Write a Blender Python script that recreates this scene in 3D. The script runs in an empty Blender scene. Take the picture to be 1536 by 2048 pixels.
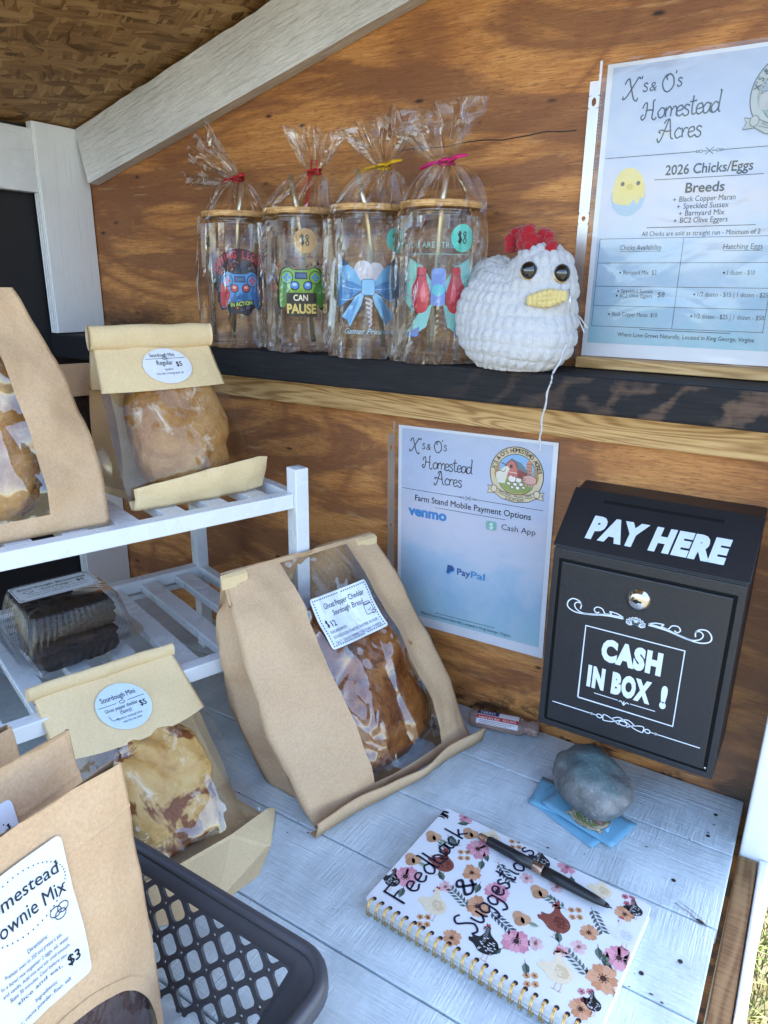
import bpy, bmesh, math, random
from mathutils import Vector, Matrix, noise
R = math.radians
PI = math.pi
sc = bpy.context.scene
col = sc.collection

# ---------------------------------------------------------------- camera
cam_d = bpy.data.cameras.new("camera")
cam = bpy.data.objects.new("camera", cam_d)
col.objects.link(cam)
YAW, PITCH, ROLL = 0.5563, 0.3123, 0.0157
_f = Vector((-math.sin(YAW)*math.cos(PITCH), math.cos(YAW)*math.cos(PITCH), -math.sin(PITCH)))
_r = Vector((math.cos(YAW), math.sin(YAW), 0))
_u = _r.cross(_f)
_r2 = _r*math.cos(ROLL) + _u*math.sin(ROLL)
_u2 = -_r*math.sin(ROLL) + _u*math.cos(ROLL)
cm = Matrix((_r2, _u2, -_f)).transposed().to_4x4()
cm.translation = Vector((0.5019, -0.7927, 0.5577))
cam.matrix_world = cm
cam_d.sensor_fit = 'HORIZONTAL'
cam_d.sensor_width = 36.0
cam_d.lens = 36.0*1421.97/1536.0
cam_d.clip_start = 0.01
cam_d.clip_end = 500
sc.camera = cam

# ---------------------------------------------------------------- sky, sun, exposure
SUN_EL, SUN_ROT = R(52), R(4)
w = bpy.data.worlds.new("World")
sc.world = w
w.use_nodes = True
wn = w.node_tree
sky = wn.nodes.new('ShaderNodeTexSky')
sky.sky_type = 'NISHITA'
sky.sun_disc = False
sky.sun_elevation = SUN_EL
sky.sun_rotation = SUN_ROT
sky.dust_density = 1.3
sky.ozone_density = 1.0
bg = wn.nodes['Background']
wn.links.new(sky.outputs[0], bg.inputs[0])
bg.inputs[1].default_value = 0.15
sun_d = bpy.data.lights.new("sun", 'SUN')
sun_d.energy = 4.0
sun_d.angle = R(0.5)
sun_d.color = (1.0, 0.95, 0.87)
sun = bpy.data.objects.new("sun", sun_d)
col.objects.link(sun)
sdir = Vector((math.sin(SUN_ROT)*math.cos(SUN_EL), math.cos(SUN_ROT)*math.cos(SUN_EL), math.sin(SUN_EL)))
sun.rotation_euler = sdir.to_track_quat('Z', 'Y').to_euler()
sun.location = (3, 5, 8)
vs = sc.view_settings
vs.view_transform = 'Standard'
vs.look = 'None'
vs.gamma = 1.0
vs.exposure = 2.72
sc.cycles.use_denoising = True
sc.cycles.max_bounces = 10
sc.cycles.diffuse_bounces = 5
sc.cycles.transparent_max_bounces = 40
sc.cycles.caustics_reflective = False
sc.cycles.caustics_refractive = False

# ---------------------------------------------------------------- material helpers
def lin(h):
    v = [int(h[i:i+2], 16)/255 for i in (0, 2, 4)]
    return tuple((c/12.92 if c <= .04045 else ((c+.055)/1.055)**2.4) for c in v)+(1,)

class Mat:
    def __init__(s, name):
        s.m = bpy.data.materials.new(name)
        s.m.use_nodes = True
        s.t = s.m.node_tree
        s.b = s.t.nodes['Principled BSDF']
        s.out = s.t.nodes['Material Output']
    def n(s, typ, ins=None, **at):
        nd = s.t.nodes.new('ShaderNode'+typ)
        for k, v in at.items():
            setattr(nd, k, v)
        for k, v in (ins or {}).items():
            s.set(nd.inputs[k], v)
        return nd
    def set(s, sock, v):
        if isinstance(v, bpy.types.NodeSocket):
            s.t.links.new(v, sock)
        elif isinstance(v, bpy.types.Node):
            s.t.links.new(v.outputs[0], sock)
        else:
            sock.default_value = v
    def coord(s, scale=(1, 1, 1), rot=(0, 0, 0), loc=(0, 0, 0)):
        c = s.n('TexCoord')
        mp = s.n('Mapping', {'Vector': c.outputs['Object'], 'Scale': scale, 'Rotation': rot, 'Location': loc})
        return mp.outputs[0]
    def noise(s, vec, scale, detail=4, rough=.55, dist=0):
        return s.n('TexNoise', {'Vector': vec, 'Scale': scale, 'Detail': detail, 'Roughness': rough, 'Distortion': dist}).outputs[0]
    def ramp(s, fac, stops):
        r = s.n('ValToRGB', {'Fac': fac})
        e = r.color_ramp.elements
        while len(e) < len(stops):
            e.new(.5)
        for el, (p, c) in zip(e, stops):
            el.position = p
            el.color = c if len(c) == 4 else tuple(c)+(1,)
        return r.outputs[0]
    def math(s, op, a, b=0.0, clamp=False):
        return s.n('Math', {0: a, 1: b}, operation=op, use_clamp=clamp).outputs[0]
    def mix(s, fac, a, b, mode='MIX'):
        nd = s.n('MixRGB', {'Fac': fac, 'Color1': a, 'Color2': b}, blend_type=mode)
        return nd.outputs[0]
    def bump(s, h, strength=.3, dist=.002, normal=None):
        d = {'Height': h, 'Strength': strength, 'Distance': dist}
        if normal is not None:
            d['Normal'] = normal
        return s.n('Bump', d).outputs[0]
    def fin(s, color=None, rough=None, normal=None, **kw):
        if color is not None: s.set(s.b.inputs['Base Color'], color)
        if rough is not None: s.set(s.b.inputs['Roughness'], rough)
        if normal is not None: s.set(s.b.inputs['Normal'], normal)
        for k, v in kw.items():
            s.set(s.b.inputs[k.replace('_', ' ')], v)
        return s.m

_plain = {}
def ink(hexc, rough=.55, metal=0.0, spec=.4):
    k = (hexc, rough, metal)
    if k not in _plain:
        m = Mat('ink_'+hexc)
        v = m.coord()
        nz = m.noise(v, 160, 3)
        c = lin(hexc)
        d = tuple(x*.86 for x in c[:3])+(1,)
        _plain[k] = m.fin(m.mix(nz, d, c), rough, Metallic=metal, Specular_IOR_Level=spec)
    return _plain[k]

# ---------------------------------------------------------------- object helpers
def tag(o, label=None, cat=None, group=None, kind=None):
    if label: o['label'] = label
    if cat: o['category'] = cat
    if group: o['group'] = group
    if kind: o['kind'] = kind
    return o
def thing(name, label, cat, loc=(0, 0, 0), rotz=0.0, group=None):
    o = bpy.data.objects.new(name, None)
    col.objects.link(o)
    o.empty_display_size = .02
    o.location = loc
    o.rotation_euler = (0, 0, rotz)
    return tag(o, label, cat, group)
def obj(name, V, F, mats, parent=None, smooth=True, idx=None, loc=(0, 0, 0), rot=(0, 0, 0), label=None):
    me = bpy.data.meshes.new(name)
    me.from_pydata([tuple(v) for v in V], [], F)
    if not isinstance(mats, (list, tuple)): mats = [mats]
    for m in mats: me.materials.append(m)
    if idx: me.polygons.foreach_set('material_index', idx)
    me.polygons.foreach_set('use_smooth', [smooth]*len(me.polygons))
    me.update()
    o = bpy.data.objects.new(name, me)
    col.objects.link(o)
    o.location = loc
    o.rotation_euler = rot
    if parent: o.parent = parent
    if label: o['label'] = label
    return o
def bevel(o, wd=.002, seg=2):
    md = o.modifiers.new('bevel', 'BEVEL')
    md.width = wd
    md.segments = seg
    md.limit_method = 'ANGLE'
    return o
def solid(o, th, off=0):
    md = o.modifiers.new('solid', 'SOLIDIFY')
    md.thickness = th
    md.offset = off
    return o

class MB:
    """collects shapes into one mesh"""
    def __init__(s): s.V, s.F, s.I = [], [], []
    def add(s, V, F, i=0):
        b = len(s.V)
        s.V += [Vector(v) for v in V]
        s.F += [[b+k for k in f] for f in F]
        s.I += [i]*len(F)
        return s
    def box(s, a, b, i=0):
        (x0, y0, z0), (x1, y1, z1) = a, b
        V = [(x0, y0, z0), (x1, y0, z0), (x1, y1, z0), (x0, y1, z0), (x0, y0, z1), (x1, y0, z1), (x1, y1, z1), (x0, y1, z1)]
        return s.add(V, [(0, 3, 2, 1), (4, 5, 6, 7), (0, 1, 5, 4), (1, 2, 6, 5), (2, 3, 7, 6), (3, 0, 4, 7)], i)
    def prism(s, pts, fn0, fn1, i=0):
        n = len(pts)
        V = [fn0(p) for p in pts]+[fn1(p) for p in pts]
        F = [list(range(n))[::-1], list(range(n, 2*n))]+[(k, (k+1) % n, n+(k+1) % n, n+k) for k in range(n)]
        return s.add(V, F, i)
    def tube(s, pts, r, n=8, i=0, closed=False):
        P = [Vector(p) for p in pts]
        V, F = [], []
        up = Vector((0.13, .21, .97))
        m = len(P)
        for k, p in enumerate(P):
            if closed: d = P[(k+1) % m]-P[k-1]
            else: d = P[min(k+1, m-1)]-P[max(k-1, 0)]
            d.normalize()
            a = d.cross(up)
            if a.length < 1e-4: a = d.cross(Vector((1, 0, 0)))
            a.normalize()
            b = a.cross(d)
            rr = r[k] if isinstance(r, (list, tuple)) else r
            for j in range(n):
                t = 2*PI*j/n
                V.append(p+a*rr*math.cos(t)+b*rr*math.sin(t))
        for k in range(m if closed else m-1):
            for j in range(n):
                a0, a1 = k*n+j, k*n+(j+1) % n
                k2 = (k+1) % m
                F.append((a0, a1, k2*n+(j+1) % n, k2*n+j))
        if not closed:
            F.append(list(range(n))[::-1]); F.append(list(range((m-1)*n, m*n)))
        return s.add(V, F, i)
    def lathe(s, prof, c=(0, 0, 0), n=40, i=0, axis='z', cap=True):
        V, F = [], []
        for (r, h) in prof:
            for j in range(n):
                t = 2*PI*j/n
                if axis == 'z': V.append((c[0]+r*math.cos(t), c[1]+r*math.sin(t), c[2]+h))
                elif axis == 'y': V.append((c[0]+r*math.cos(t), c[1]+h, c[2]+r*math.sin(t)))
                else: V.append((c[0]+h, c[1]+r*math.cos(t), c[2]+r*math.sin(t)))
        for k in range(len(prof)-1):
            for j in range(n):
                F.append((k*n+j, k*n+(j+1) % n, (k+1)*n+(j+1) % n, (k+1)*n+j))
        if cap:
            F.append(list(range(n))[::-1]); F.append(list(range((len(prof)-1)*n, len(prof)*n)))
        return s.add(V, F, i)
    def obj(s, name, mats, parent=None, smooth=False, **k):
        return obj(name, s.V, s.F, mats, parent, smooth, s.I, **k)

def nz(p, k=1.0, o=0.0):
    return noise.noise(Vector((p[0]*k+o, p[1]*k+o*1.7, p[2]*k-o)))
def ridge(p, k=1.0, o=0.0):
    return 1-2*abs(nz(p, k, o))

# ---------------------------------------------------------------- lettering
def text2d(s, size, bold=0.0, shear=0.0, sx=1.0, align='LEFT', space=1.0):
    cu = bpy.data.curves.new('t', 'FONT')
    cu.body = s
    cu.size = size
    cu.shear = shear
    cu.offset = bold*size if bold >= .035 else 0.0
    cu.space_character = space
    cu.resolution_u = 3
    cu.fill_mode = 'FRONT'
    o = bpy.data.objects.new('t', cu)
    col.objects.link(o)
    dg = bpy.context.evaluated_depsgraph_get()
    me = bpy.data.meshes.new_from_object(o.evaluated_get(dg))
    V = [(v.co.x*sx, v.co.y) for v in me.vertices]
    F = [list(p.vertices) for p in me.polygons]
    bpy.data.objects.remove(o)
    bpy.data.curves.remove(cu)
    bpy.data.meshes.remove(me)
    if 0 < bold < .035 and V:
        b = bold*size*.9
        n, V0, F0 = len(V), list(V), list(F)
        for dx, dy in ((b, 0), (-b, 0), (0, b), (0, -b)):
            k = len(V)
            V += [(x+dx, y+dy) for x, y in V0]
            F += [[k+i for i in f] for f in F0]
    if V:
        x0 = min(v[0] for v in V); x1 = max(v[0] for v in V)
        d = {'LEFT': -x0, 'CENTER': -(x0+x1)/2, 'RIGHT': -x1}[align]
        V = [(x+d, y) for x, y in V]
    return V, F

def catmull(pts, n=5):
    if len(pts) < 3: return pts
    P = [pts[0]]+list(pts)+[pts[-1]]
    out = []
    for i in range(1, len(P)-2):
        a, b, c, d = P[i-1], P[i], P[i+1], P[i+2]
        for k in range(n):
            t = k/n
            out.append(tuple(.5*((2*b[j])+(-a[j]+c[j])*t+(2*a[j]-5*b[j]+4*c[j]-d[j])*t*t+(-a[j]+3*b[j]-3*c[j]+d[j])*t**3) for j in (0, 1)))
    out.append(tuple(pts[-1]))
    return out
def stroke2d(pts, wd, taper=False):
    V, F = [], []
    m = len(pts)
    for k, p in enumerate(pts):
        a, b = pts[max(k-1, 0)], pts[min(k+1, m-1)]
        dx, dy = b[0]-a[0], b[1]-a[1]
        L = math.hypot(dx, dy) or 1e-9
        h = wd/2
        if taper: h *= .35+.65*math.sin(PI*k/max(m-1, 1))
        V += [(p[0]-dy/L*h, p[1]+dx/L*h), (p[0]+dy/L*h, p[1]-dx/L*h)]
    for k in range(m-1):
        F.append((2*k, 2*k+1, 2*k+3, 2*k+2))
    return V, F
# hand lettering: strokes on a unit em (x-height .5, caps 1)
G = {
 'a': (.5, [[(.38, .42), (.2, .5), (.04, .28), (.12, .02), (.3, .1), (.39, .46)], [(.39, .48), (.38, .12), (.5, .02)]]),
 'b': (.48, [[(.1, 1), (.08, .5), (.08, .02)], [(.08, .3), (.24, .5), (.4, .3), (.3, .02), (.08, .06)]]),
 'c': (.42, [[(.36, .42), (.2, .5), (.04, .26), (.16, .01), (.38, .1)]]),
 'd': (.52, [[(.38, .4), (.2, .5), (.04, .26), (.14, .01), (.34, .14), (.4, .5)], [(.36, 1.02), (.42, .98), (.4, .5), (.4, .1), (.5, .02)]]),
 'e': (.44, [[(.06, .24), (.34, .32), (.28, .5), (.1, .44), (.05, .18), (.18, 0), (.4, .12)]]),
 'g': (.5, [[(.38, .42), (.2, .5), (.05, .28), (.16, .06), (.36, .18)], [(.4, .48), (.38, -.1), (.22, -.36), (.05, -.24)]]),
 'h': (.5, [[(.1, 1), (.07, .02)], [(.08, .3), (.26, .5), (.38, .36), (.38, .02)]]),
 'i': (.24, [[(.1, .48), (.1, .1), (.18, .01)], [(.1, .68), (.12, .72)]]),
 'k': (.46, [[(.08, 1), (.07, .02)], [(.36, .5), (.09, .24)], [(.16, .3), (.4, .02)]]),
 'm': (.74, [[(.06, .5), (.08, .02)], [(.08, .3), (.22, .5), (.34, .38), (.34, .02)], [(.35, .3), (.5, .5), (.62, .36), (.62, .1), (.7, .02)]]),
 'n': (.5, [[(.06, .5), (.08, .02)], [(.08, .3), (.24, .5), (.38, .36), (.38, .02)]]),
 'o': (.48, [[(.22, .5), (.05, .28), (.16, .01), (.36, .1), (.38, .38), (.22, .5)]]),
 'p': (.48, [[(.08, .5), (.07, -.4)], [(.08, .34), (.26, .5), (.4, .26), (.26, .01), (.08, .1)]]),
 'r': (.38, [[(.05, .5), (.08, .02)], [(.08, .26), (.2, .48), (.35, .44)]]),
 's': (.4, [[(.34, .44), (.18, .52), (.08, .38), (.28, .22), (.3, .06), (.14, -.02), (.02, .1)]]),
 't': (.4, [[(.16, .9), (.14, .3), (.2, .02), (.36, .08)], [(.0, .62), (.34, .66)]]),
 'u': (.5, [[(.06, .5), (.08, .14), (.2, .01), (.36, .18), (.4, .5)], [(.4, .5), (.4, .1), (.48, .01)]]),
 'X': (.8, [[(.02, .72), (.1, .9), (.22, .96), (.3, .7), (.42, .3), (.52, .02), (.66, -.08), (.72, .06)], [(.78, .9), (.68, .98), (.5, .7), (.28, .34), (.1, .1), (-.04, .06), (-.02, .2)]]),
 'O': (.8, [[(.5, .98), (.2, .9), (.04, .5), (.2, .08), (.46, .0), (.72, .3), (.68, .74), (.46, .98), (.26, .84), (.34, .66)]]),
 'H': (.86, [[(-.02, .64), (.06, .86), (.2, .92), (.22, .6), (.16, .2), (.02, .04), (-.08, .2), (.06, .32)], [(.16, .5), (.4, .54), (.62, .48)], [(.66, 1.04), (.56, .96), (.58, .5), (.56, .12), (.7, .0), (.8, .12)]]),
 'A': (.86, [[(-.1, .1), (-.02, -.1), (.12, .06), (.3, .6), (.46, 1.02), (.54, .6), (.62, .1), (.76, .02)], [(.06, .34), (-.04, .44), (.1, .5), (.36, .42), (.62, .44)], [(.46, 1.02), (.3, .96), (.2, .8)]]),
 'F': (.56, [[(.06, .98), (.08, .02)], [(.02, .98), (.46, 1.0)], [(.08, .54), (.36, .56)]]),
 'S': (.52, [[(.44, .9), (.24, 1.0), (.08, .8), (.3, .5), (.42, .24), (.24, 0), (.03, .12)]]),
 '&': (.6, [[(.5, .1), (.3, .4), (.14, .72), (.26, .9), (.36, .74), (.2, .46), (.06, .2), (.2, .02), (.42, .2), (.52, .46)]]),
 '$': (.5, [[(.4, .78), (.22, .88), (.08, .7), (.3, .5), (.38, .28), (.22, .1), (.04, .22)], [(.2, 1), (.22, 0)], [(.28, 1), (.28, 0)]]),
 '8': (.46, [[(.34, .8), (.2, .95), (.08, .76), (.24, .5), (.36, .22), (.2, .02), (.06, .22), (.22, .5), (.34, .8)]]),
 '5': (.46, [[(.38, .96), (.12, .94), (.1, .58), (.3, .6), (.38, .3), (.22, .02), (.04, .12)]]),
 '3': (.46, [[(.06, .86), (.24, .98), (.36, .78), (.16, .52), (.38, .3), (.24, .02), (.04, .12)]]),
 "'": (.2, [[(.1, 1.0), (.06, .8)]]), ' ': (.34, []),
}
def hand2d(s, size, wd, slant=0.0, jitter=0.0, seed=1, align='LEFT', space=1.0):
    rnd = random.Random(seed)
    V, F = [], []
    x = 0.0
    for ch in s:
        adv, st = G[ch]
        jy = rnd.uniform(-jitter, jitter)
        js = 1+rnd.uniform(-jitter, jitter)
        for p in st:
            pts = [((x+a*js+slant*b)*size, (b*js+jy)*size) for a, b in p]
            v, f = stroke2d(catmull(pts, 6), wd)
            k = len(V)
            V += v
            F += [[k+i for i in q] for q in f]
        x += adv*space
    if align == 'CENTER': V = [(a-x*size/2, b) for a, b in V]
    return V, F

def ell(cx, cy, rx, ry, n=28, a0=0, a1=2*PI):
    return [(cx+rx*math.cos(a0+(a1-a0)*k/n), cy+ry*math.sin(a0+(a1-a0)*k/n)) for k in range(n if abs(a1-a0) > 6.28 else n+1)]
def rrect(x0, y0, x1, y1, r, n=5):
    out = []
    for cx, cy, a in ((x1-r, y1-r, 0), (x0+r, y1-r, PI/2), (x0+r, y0+r, PI), (x1-r, y0+r, 1.5*PI)):
        out += [(cx+r*math.cos(a+PI/2*k/n), cy+r*math.sin(a+PI/2*k/n)) for k in range(n+1)]
    return out

class Ink:
    """flat printed shapes, laid in thin layers on a surface"""
    def __init__(s): s.bm = {}; s.mats = []
    def raw(s, VF, color, layer=1, at=(0, 0), rot=0.0, sc_=1.0, mat=None):
        V, F = VF
        c, si = math.cos(rot), math.sin(rot)
        V = [(at[0]+sc_*(x*c-y*si), at[1]+sc_*(x*si+y*c)) for x, y in V]
        m = mat or ink(color)
        s.bm.setdefault((layer, m.name), []).append((V, F, m))
        return s
    def poly(s, pts, color, layer=1, **k):
        a = sum(pts[i-1][0]*pts[i][1]-pts[i][0]*pts[i-1][1] for i in range(len(pts)))
        if a < 0: pts = pts[::-1]
        return s.raw((list(pts), [list(range(len(pts)))]), color, layer, **k)
    def line(s, pts, wd, color, layer=1, smooth=True, **k):
        return s.raw(stroke2d(catmull(pts) if smooth else pts, wd), color, layer, **k)
    def loop(s, pts, wd, color, layer=1, **k):
        p = list(pts)+[pts[0]]
        return s.raw(stroke2d(p, wd), color, layer, **k)
    def text(s, t, size, color, at, layer=3, rot=0.0, **k):
        return s.raw(text2d(t, size, **k), color, layer, at, rot)
    def fit(s, t, x0, x1, y, size, color, layer=3, **k):
        V, F = text2d(t, size, **k)
        a = min(v[0] for v in V); b = max(v[0] for v in V)
        V = [((v[0]-a)*(x1-x0)/(b-a)+x0, v[1]+y) for v in V]
        return s.raw((V, F), color, layer)
    def hand(s, t, size, wd, color, at, layer=3, rot=0.0, **k):
        return s.raw(hand2d(t, size, wd, **k), color, layer, at, rot)
    def build(s, name, fn, parent, dh=.00018, step=0, label=None):
        bm = bmesh.new()
        mats = []
        for (layer, mn), items in sorted(s.bm.items(), key=lambda q: q[0][0]):
            b2 = bmesh.new()
            for V, F, m in items:
                vs_ = [b2.verts.new((x, y, 0)) for x, y in V]
                for f in F:
                    try: b2.faces.new([vs_[i] for i in f])
                    except ValueError: pass
            if m not in mats: mats.append(m)
            mi = mats.index(m)
            if step:
                bmesh.ops.triangulate(b2, faces=b2.faces[:])
                for ax in (0, 1):
                    lo = min(v.co[ax] for v in b2.verts); hi = max(v.co[ax] for v in b2.verts)
                    k = math.floor(lo/step)+1
                    while k*step < hi:
                        pc = [0, 0, 0]; pn = [0, 0, 0]
                        pc[ax] = k*step; pn[ax] = 1
                        bmesh.ops.bisect_plane(b2, geom=b2.verts[:]+b2.edges[:]+b2.faces[:], dist=1e-7, plane_co=pc, plane_no=pn)
                        k += 1
            b2.verts.index_update()
            mp = [bm.verts.new(fn(v.co.x, v.co.y, layer*dh)) for v in b2.verts]
            for f in b2.faces:
                try:
                    nf = bm.faces.new([mp[v.index] for v in f.verts])
                    nf.material_index = mi
                except ValueError: pass
            b2.free()
        me = bpy.data.meshes.new(name)
        bm.to_mesh(me)
        bm.free()
        for m in mats: me.materials.append(m)
        o = bpy.data.objects.new(name, me)
        col.objects.link(o)
        o.parent = parent
        if label: o['label'] = label
        return o

# ---------------------------------------------------------------- materials
def m_plywood():
    m = Mat('plywood')
    # flame figure: contour lines of a slow field, stretched along the sheet
    fld = m.noise(m.coord(scale=(.9, 1, 2.6), loc=(1.3, 0, .2)), 1.7, 3, .45, .9)
    wav = m.math('MULTIPLY_ADD', m.math('SINE', m.math('MULTIPLY', fld, 62.0)), .5)
    m.t.nodes[-1].inputs[2].default_value = .5
    fine = m.noise(m.coord(scale=(3.2, 1, 48)), 7, 9, .72, .25)
    pores = m.noise(m.coord(scale=(16, 1, 230)), 4.5, 5, .66)
    tone = m.math('ADD', m.math('MULTIPLY', wav, .14), m.math('MULTIPLY', fine, .80))
    c = m.ramp(tone, [(.27, (.20, .070, .021)), (.42, (.40, .155, .044)), (.56, (.55, .240, .070)), (.74, (.66, .345, .125))])
    patch = m.noise(m.coord(scale=(1.0, 1, 4.0), loc=(3, 0, 1)), 3.3, 7, .62, 1.1)
    pm = m.ramp(patch, [(.46, (0, 0, 0)), (.55, (.78, .78, .78))])
    c = m.mix(pm, c, (.185, .066, .028, 1))
    lines = m.ramp(wav, [(.0, (.5, .5, .5)), (.10, (0, 0, 0))])
    c = m.mix(lines, c, (.23, .085, .032, 1))
    c = m.mix(m.ramp(pores, [(.55, (0, 0, 0)), (.62, (.8, .8, .8))]), c, (.15, .055, .022, 1))
    pale = m.noise(m.coord(scale=(3, 1, 30), loc=(8, 0, 3)), 5, 5, .65)
    c = m.mix(m.ramp(pale, [(.60, (0, 0, 0)), (.72, (.40, .40, .40))]), c, (.68, .42, .20, 1))
    # small dark knots and flecks
    vo = m.n('TexVoronoi', {'Vector': m.coord(scale=(19, 1, 52)), 'Scale': 1.0, 'Randomness': 1.0})
    gate = m.noise(m.coord(loc=(7, 2, 5)), 9, 2)
    kn = m.math('MULTIPLY', m.ramp(vo.outputs['Distance'], [(.06, (1, 1, 1)), (.16, (0, 0, 0))]), m.ramp(gate, [(.50, (0, 0, 0)), (.54, (1, 1, 1))]))
    c = m.mix(kn, c, (.02, .008, .004, 1))
    # weather stains along the bottom of each bay
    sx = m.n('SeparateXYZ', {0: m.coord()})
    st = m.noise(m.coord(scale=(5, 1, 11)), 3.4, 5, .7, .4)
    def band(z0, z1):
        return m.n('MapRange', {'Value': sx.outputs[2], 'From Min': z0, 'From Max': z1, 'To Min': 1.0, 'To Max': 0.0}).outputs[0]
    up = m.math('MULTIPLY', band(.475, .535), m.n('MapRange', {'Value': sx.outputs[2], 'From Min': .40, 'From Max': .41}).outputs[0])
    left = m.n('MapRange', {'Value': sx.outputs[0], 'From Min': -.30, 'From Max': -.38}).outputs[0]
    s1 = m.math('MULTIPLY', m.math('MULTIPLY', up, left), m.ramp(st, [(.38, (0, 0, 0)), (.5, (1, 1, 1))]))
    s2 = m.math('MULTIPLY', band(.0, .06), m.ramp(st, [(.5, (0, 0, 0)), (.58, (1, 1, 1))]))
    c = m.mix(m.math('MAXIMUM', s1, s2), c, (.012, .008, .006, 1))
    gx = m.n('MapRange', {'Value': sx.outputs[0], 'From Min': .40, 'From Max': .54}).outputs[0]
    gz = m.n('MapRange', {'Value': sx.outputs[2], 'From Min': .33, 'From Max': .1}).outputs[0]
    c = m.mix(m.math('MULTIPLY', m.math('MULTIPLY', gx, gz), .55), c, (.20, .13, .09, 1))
    return m.fin(c, .46, m.bump(m.math('ADD', fine, pores), .45, .0014), Specular_IOR_Level=.4)

def m_osb():
    m = Mat('strand_board')
    src = m.coord()
    wob = m.n('TexNoise', {'Vector': src, 'Scale': 30.0, 'Detail': 3.0})
    p = m.n('VectorMath', {0: src, 1: m.n('VectorMath', {0: wob.outputs['Color'], 3: .012}, operation='SCALE').outputs[0]}, operation='ADD').outputs[0]
    colr, hgt = None, None
    for i, (deg, scl, thr) in enumerate(((8, 24, -1), (63, 21, .50), (-38, 27, .52), (112, 20, .62), (24, 34, .58), (-74, 30, .66))):
        rt = m.n('Mapping', {'Vector': p, 'Rotation': (0, 0, R(deg)), 'Location': (i*3.1, i*1.7, 0)}).outputs[0]
        mp = m.n('Mapping', {'Vector': rt, 'Scale': (.75, 3.0, 1)}).outputs[0]
        vo = m.n('TexVoronoi', {'Vector': mp, 'Scale': float(scl)})
        sep = m.n('SeparateColor', {0: vo.outputs['Color']})
        gr = m.noise(m.n('Mapping', {'Vector': rt, 'Scale': (12, 210, 12)}).outputs[0], 1.1, 5, .66)
        tone = m.math('ADD', m.math('MULTIPLY', sep.outputs[1], .40), m.math('MULTIPLY', gr, .74))
        c = m.ramp(tone, [(.28, (.085, .040, .014)), (.52, (.25, .135, .050)), (.74, (.40, .245, .100)), (.95, (.54, .36, .17))])
        if colr is None: colr, hgt = c, tone
        else:
            msk = m.math('GREATER_THAN', sep.outputs[0], thr)
            colr = m.mix(msk, colr, c)
            hgt = m.mix(msk, hgt, m.math('ADD', tone, .12*i))
    return m.fin(colr, .6, m.bump(hgt, .7, .0025), Specular_IOR_Level=.3)

def m_paint(name, base=(.78, .78, .77), grain=(3, 60, 60), bs=.35, brush=True, dirt=.12):
    m = Mat(name)
    g = m.noise(m.coord(scale=grain), 4, 5, .6, .3)
    lump = m.noise(m.coord(), 42, 4, .6)
    h = m.math('ADD', m.math('MULTIPLY', g, 1.0), m.math('MULTIPLY', lump, .5))
    if brush:
        b1 = m.noise(m.coord(scale=(160, 7, 30)), 2.2, 4, .7, .35)
        b2 = m.noise(m.coord(scale=(7, 160, 30)), 2.2, 4, .7, .35)
        pat = m.ramp(m.noise(m.coord(), 11, 2), [(.42, (0, 0, 0)), (.58, (1, 1, 1))])
        h = m.math('ADD', h, m.math('MULTIPLY', m.mix(pat, b1, b2), 1.1))
    d = m.noise(m.coord(scale=(1, 1.4, 1)), 9, 6, .7)
    c = m.mix(m.ramp(d, [(.40, (1, 1, 1)), (.72, (0, 0, 0))]), tuple(x*(1-dirt*1.6) for x in base)+(1,), base+(1,))
    c = m.mix(m.ramp(g, [(.30, (.5, .5, .5)), (.42, (0, 0, 0))]), c, tuple(x*(.72) for x in base)+(1,))
    return m.fin(c, .42, m.bump(h, bs, .0014 if bs < .9 else .005), Specular_IOR_Level=.45)

def m_counter():
    m = Mat('counter_paint')
    grain = m.noise(m.coord(scale=(4, 75, 30)), 4, 5, .6, .3)
    b1 = m.noise(m.coord(scale=(210, 9, 30)), 1.7, 4, .7, .5)
    b2 = m.noise(m.coord(scale=(9, 180, 30)), 1.7, 4, .7, .5)
    pat = m.ramp(m.noise(m.coord(scale=(1, 1.6, 1)), 8, 3), [(.44, (0, 0, 0)), (.56, (1, 1, 1))])
    h = m.math('ADD', m.math('MULTIPLY', m.mix(pat, b1, b2), 1.1), m.math('MULTIPLY', grain, .5))
    d = m.noise(m.coord(scale=(2, 1, 1)), 7, 6, .7)
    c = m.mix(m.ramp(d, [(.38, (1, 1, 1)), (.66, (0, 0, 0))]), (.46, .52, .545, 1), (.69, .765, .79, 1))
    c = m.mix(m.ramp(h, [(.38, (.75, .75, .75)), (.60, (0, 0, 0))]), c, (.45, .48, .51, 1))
    vo = m.n('TexVoronoi', {'Vector': m.coord(scale=(11, 19, 1)), 'Scale': 1.0})
    sp = m.math('MULTIPLY', m.ramp(vo.outputs['Distance'], [(.02, (1, 1, 1)), (.045, (0, 0, 0))]), m.ramp(m.noise(m.coord(), 6, 2), [(.52, (0, 0, 0)), (.55, (1, 1, 1))]))
    c = m.mix(sp, c, (.06, .05, .045, 1))
    return m.fin(c, .30, m.bump(h, .8, .0026), Specular_IOR_Level=.6)

def m_pine(name='bare_pine', tint=(1, 1, 1), sc_=(1.2, 8, 17)):
    m = Mat(name)
    big = m.noise(m.coord(scale=sc_), 2.0, 2, .5, .5)
    r = m.math('SINE', m.math('MULTIPLY', big, 95.0))
    f = m.noise(m.coord(scale=(5, 90, 90)), 4, 5, .6)
    c = m.ramp(m.math('ADD', m.math('MULTIPLY', r, .2), f), [(.25, (.34, .18, .065)), (.5, (.55, .33, .14)), (.8, (.66, .43, .20))])
    c = m.mix(1.0, c, tint+(1,), 'MULTIPLY')
    return m.fin(c, .55, m.bump(f, .3, .001), Specular_IOR_Level=.3)

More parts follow.
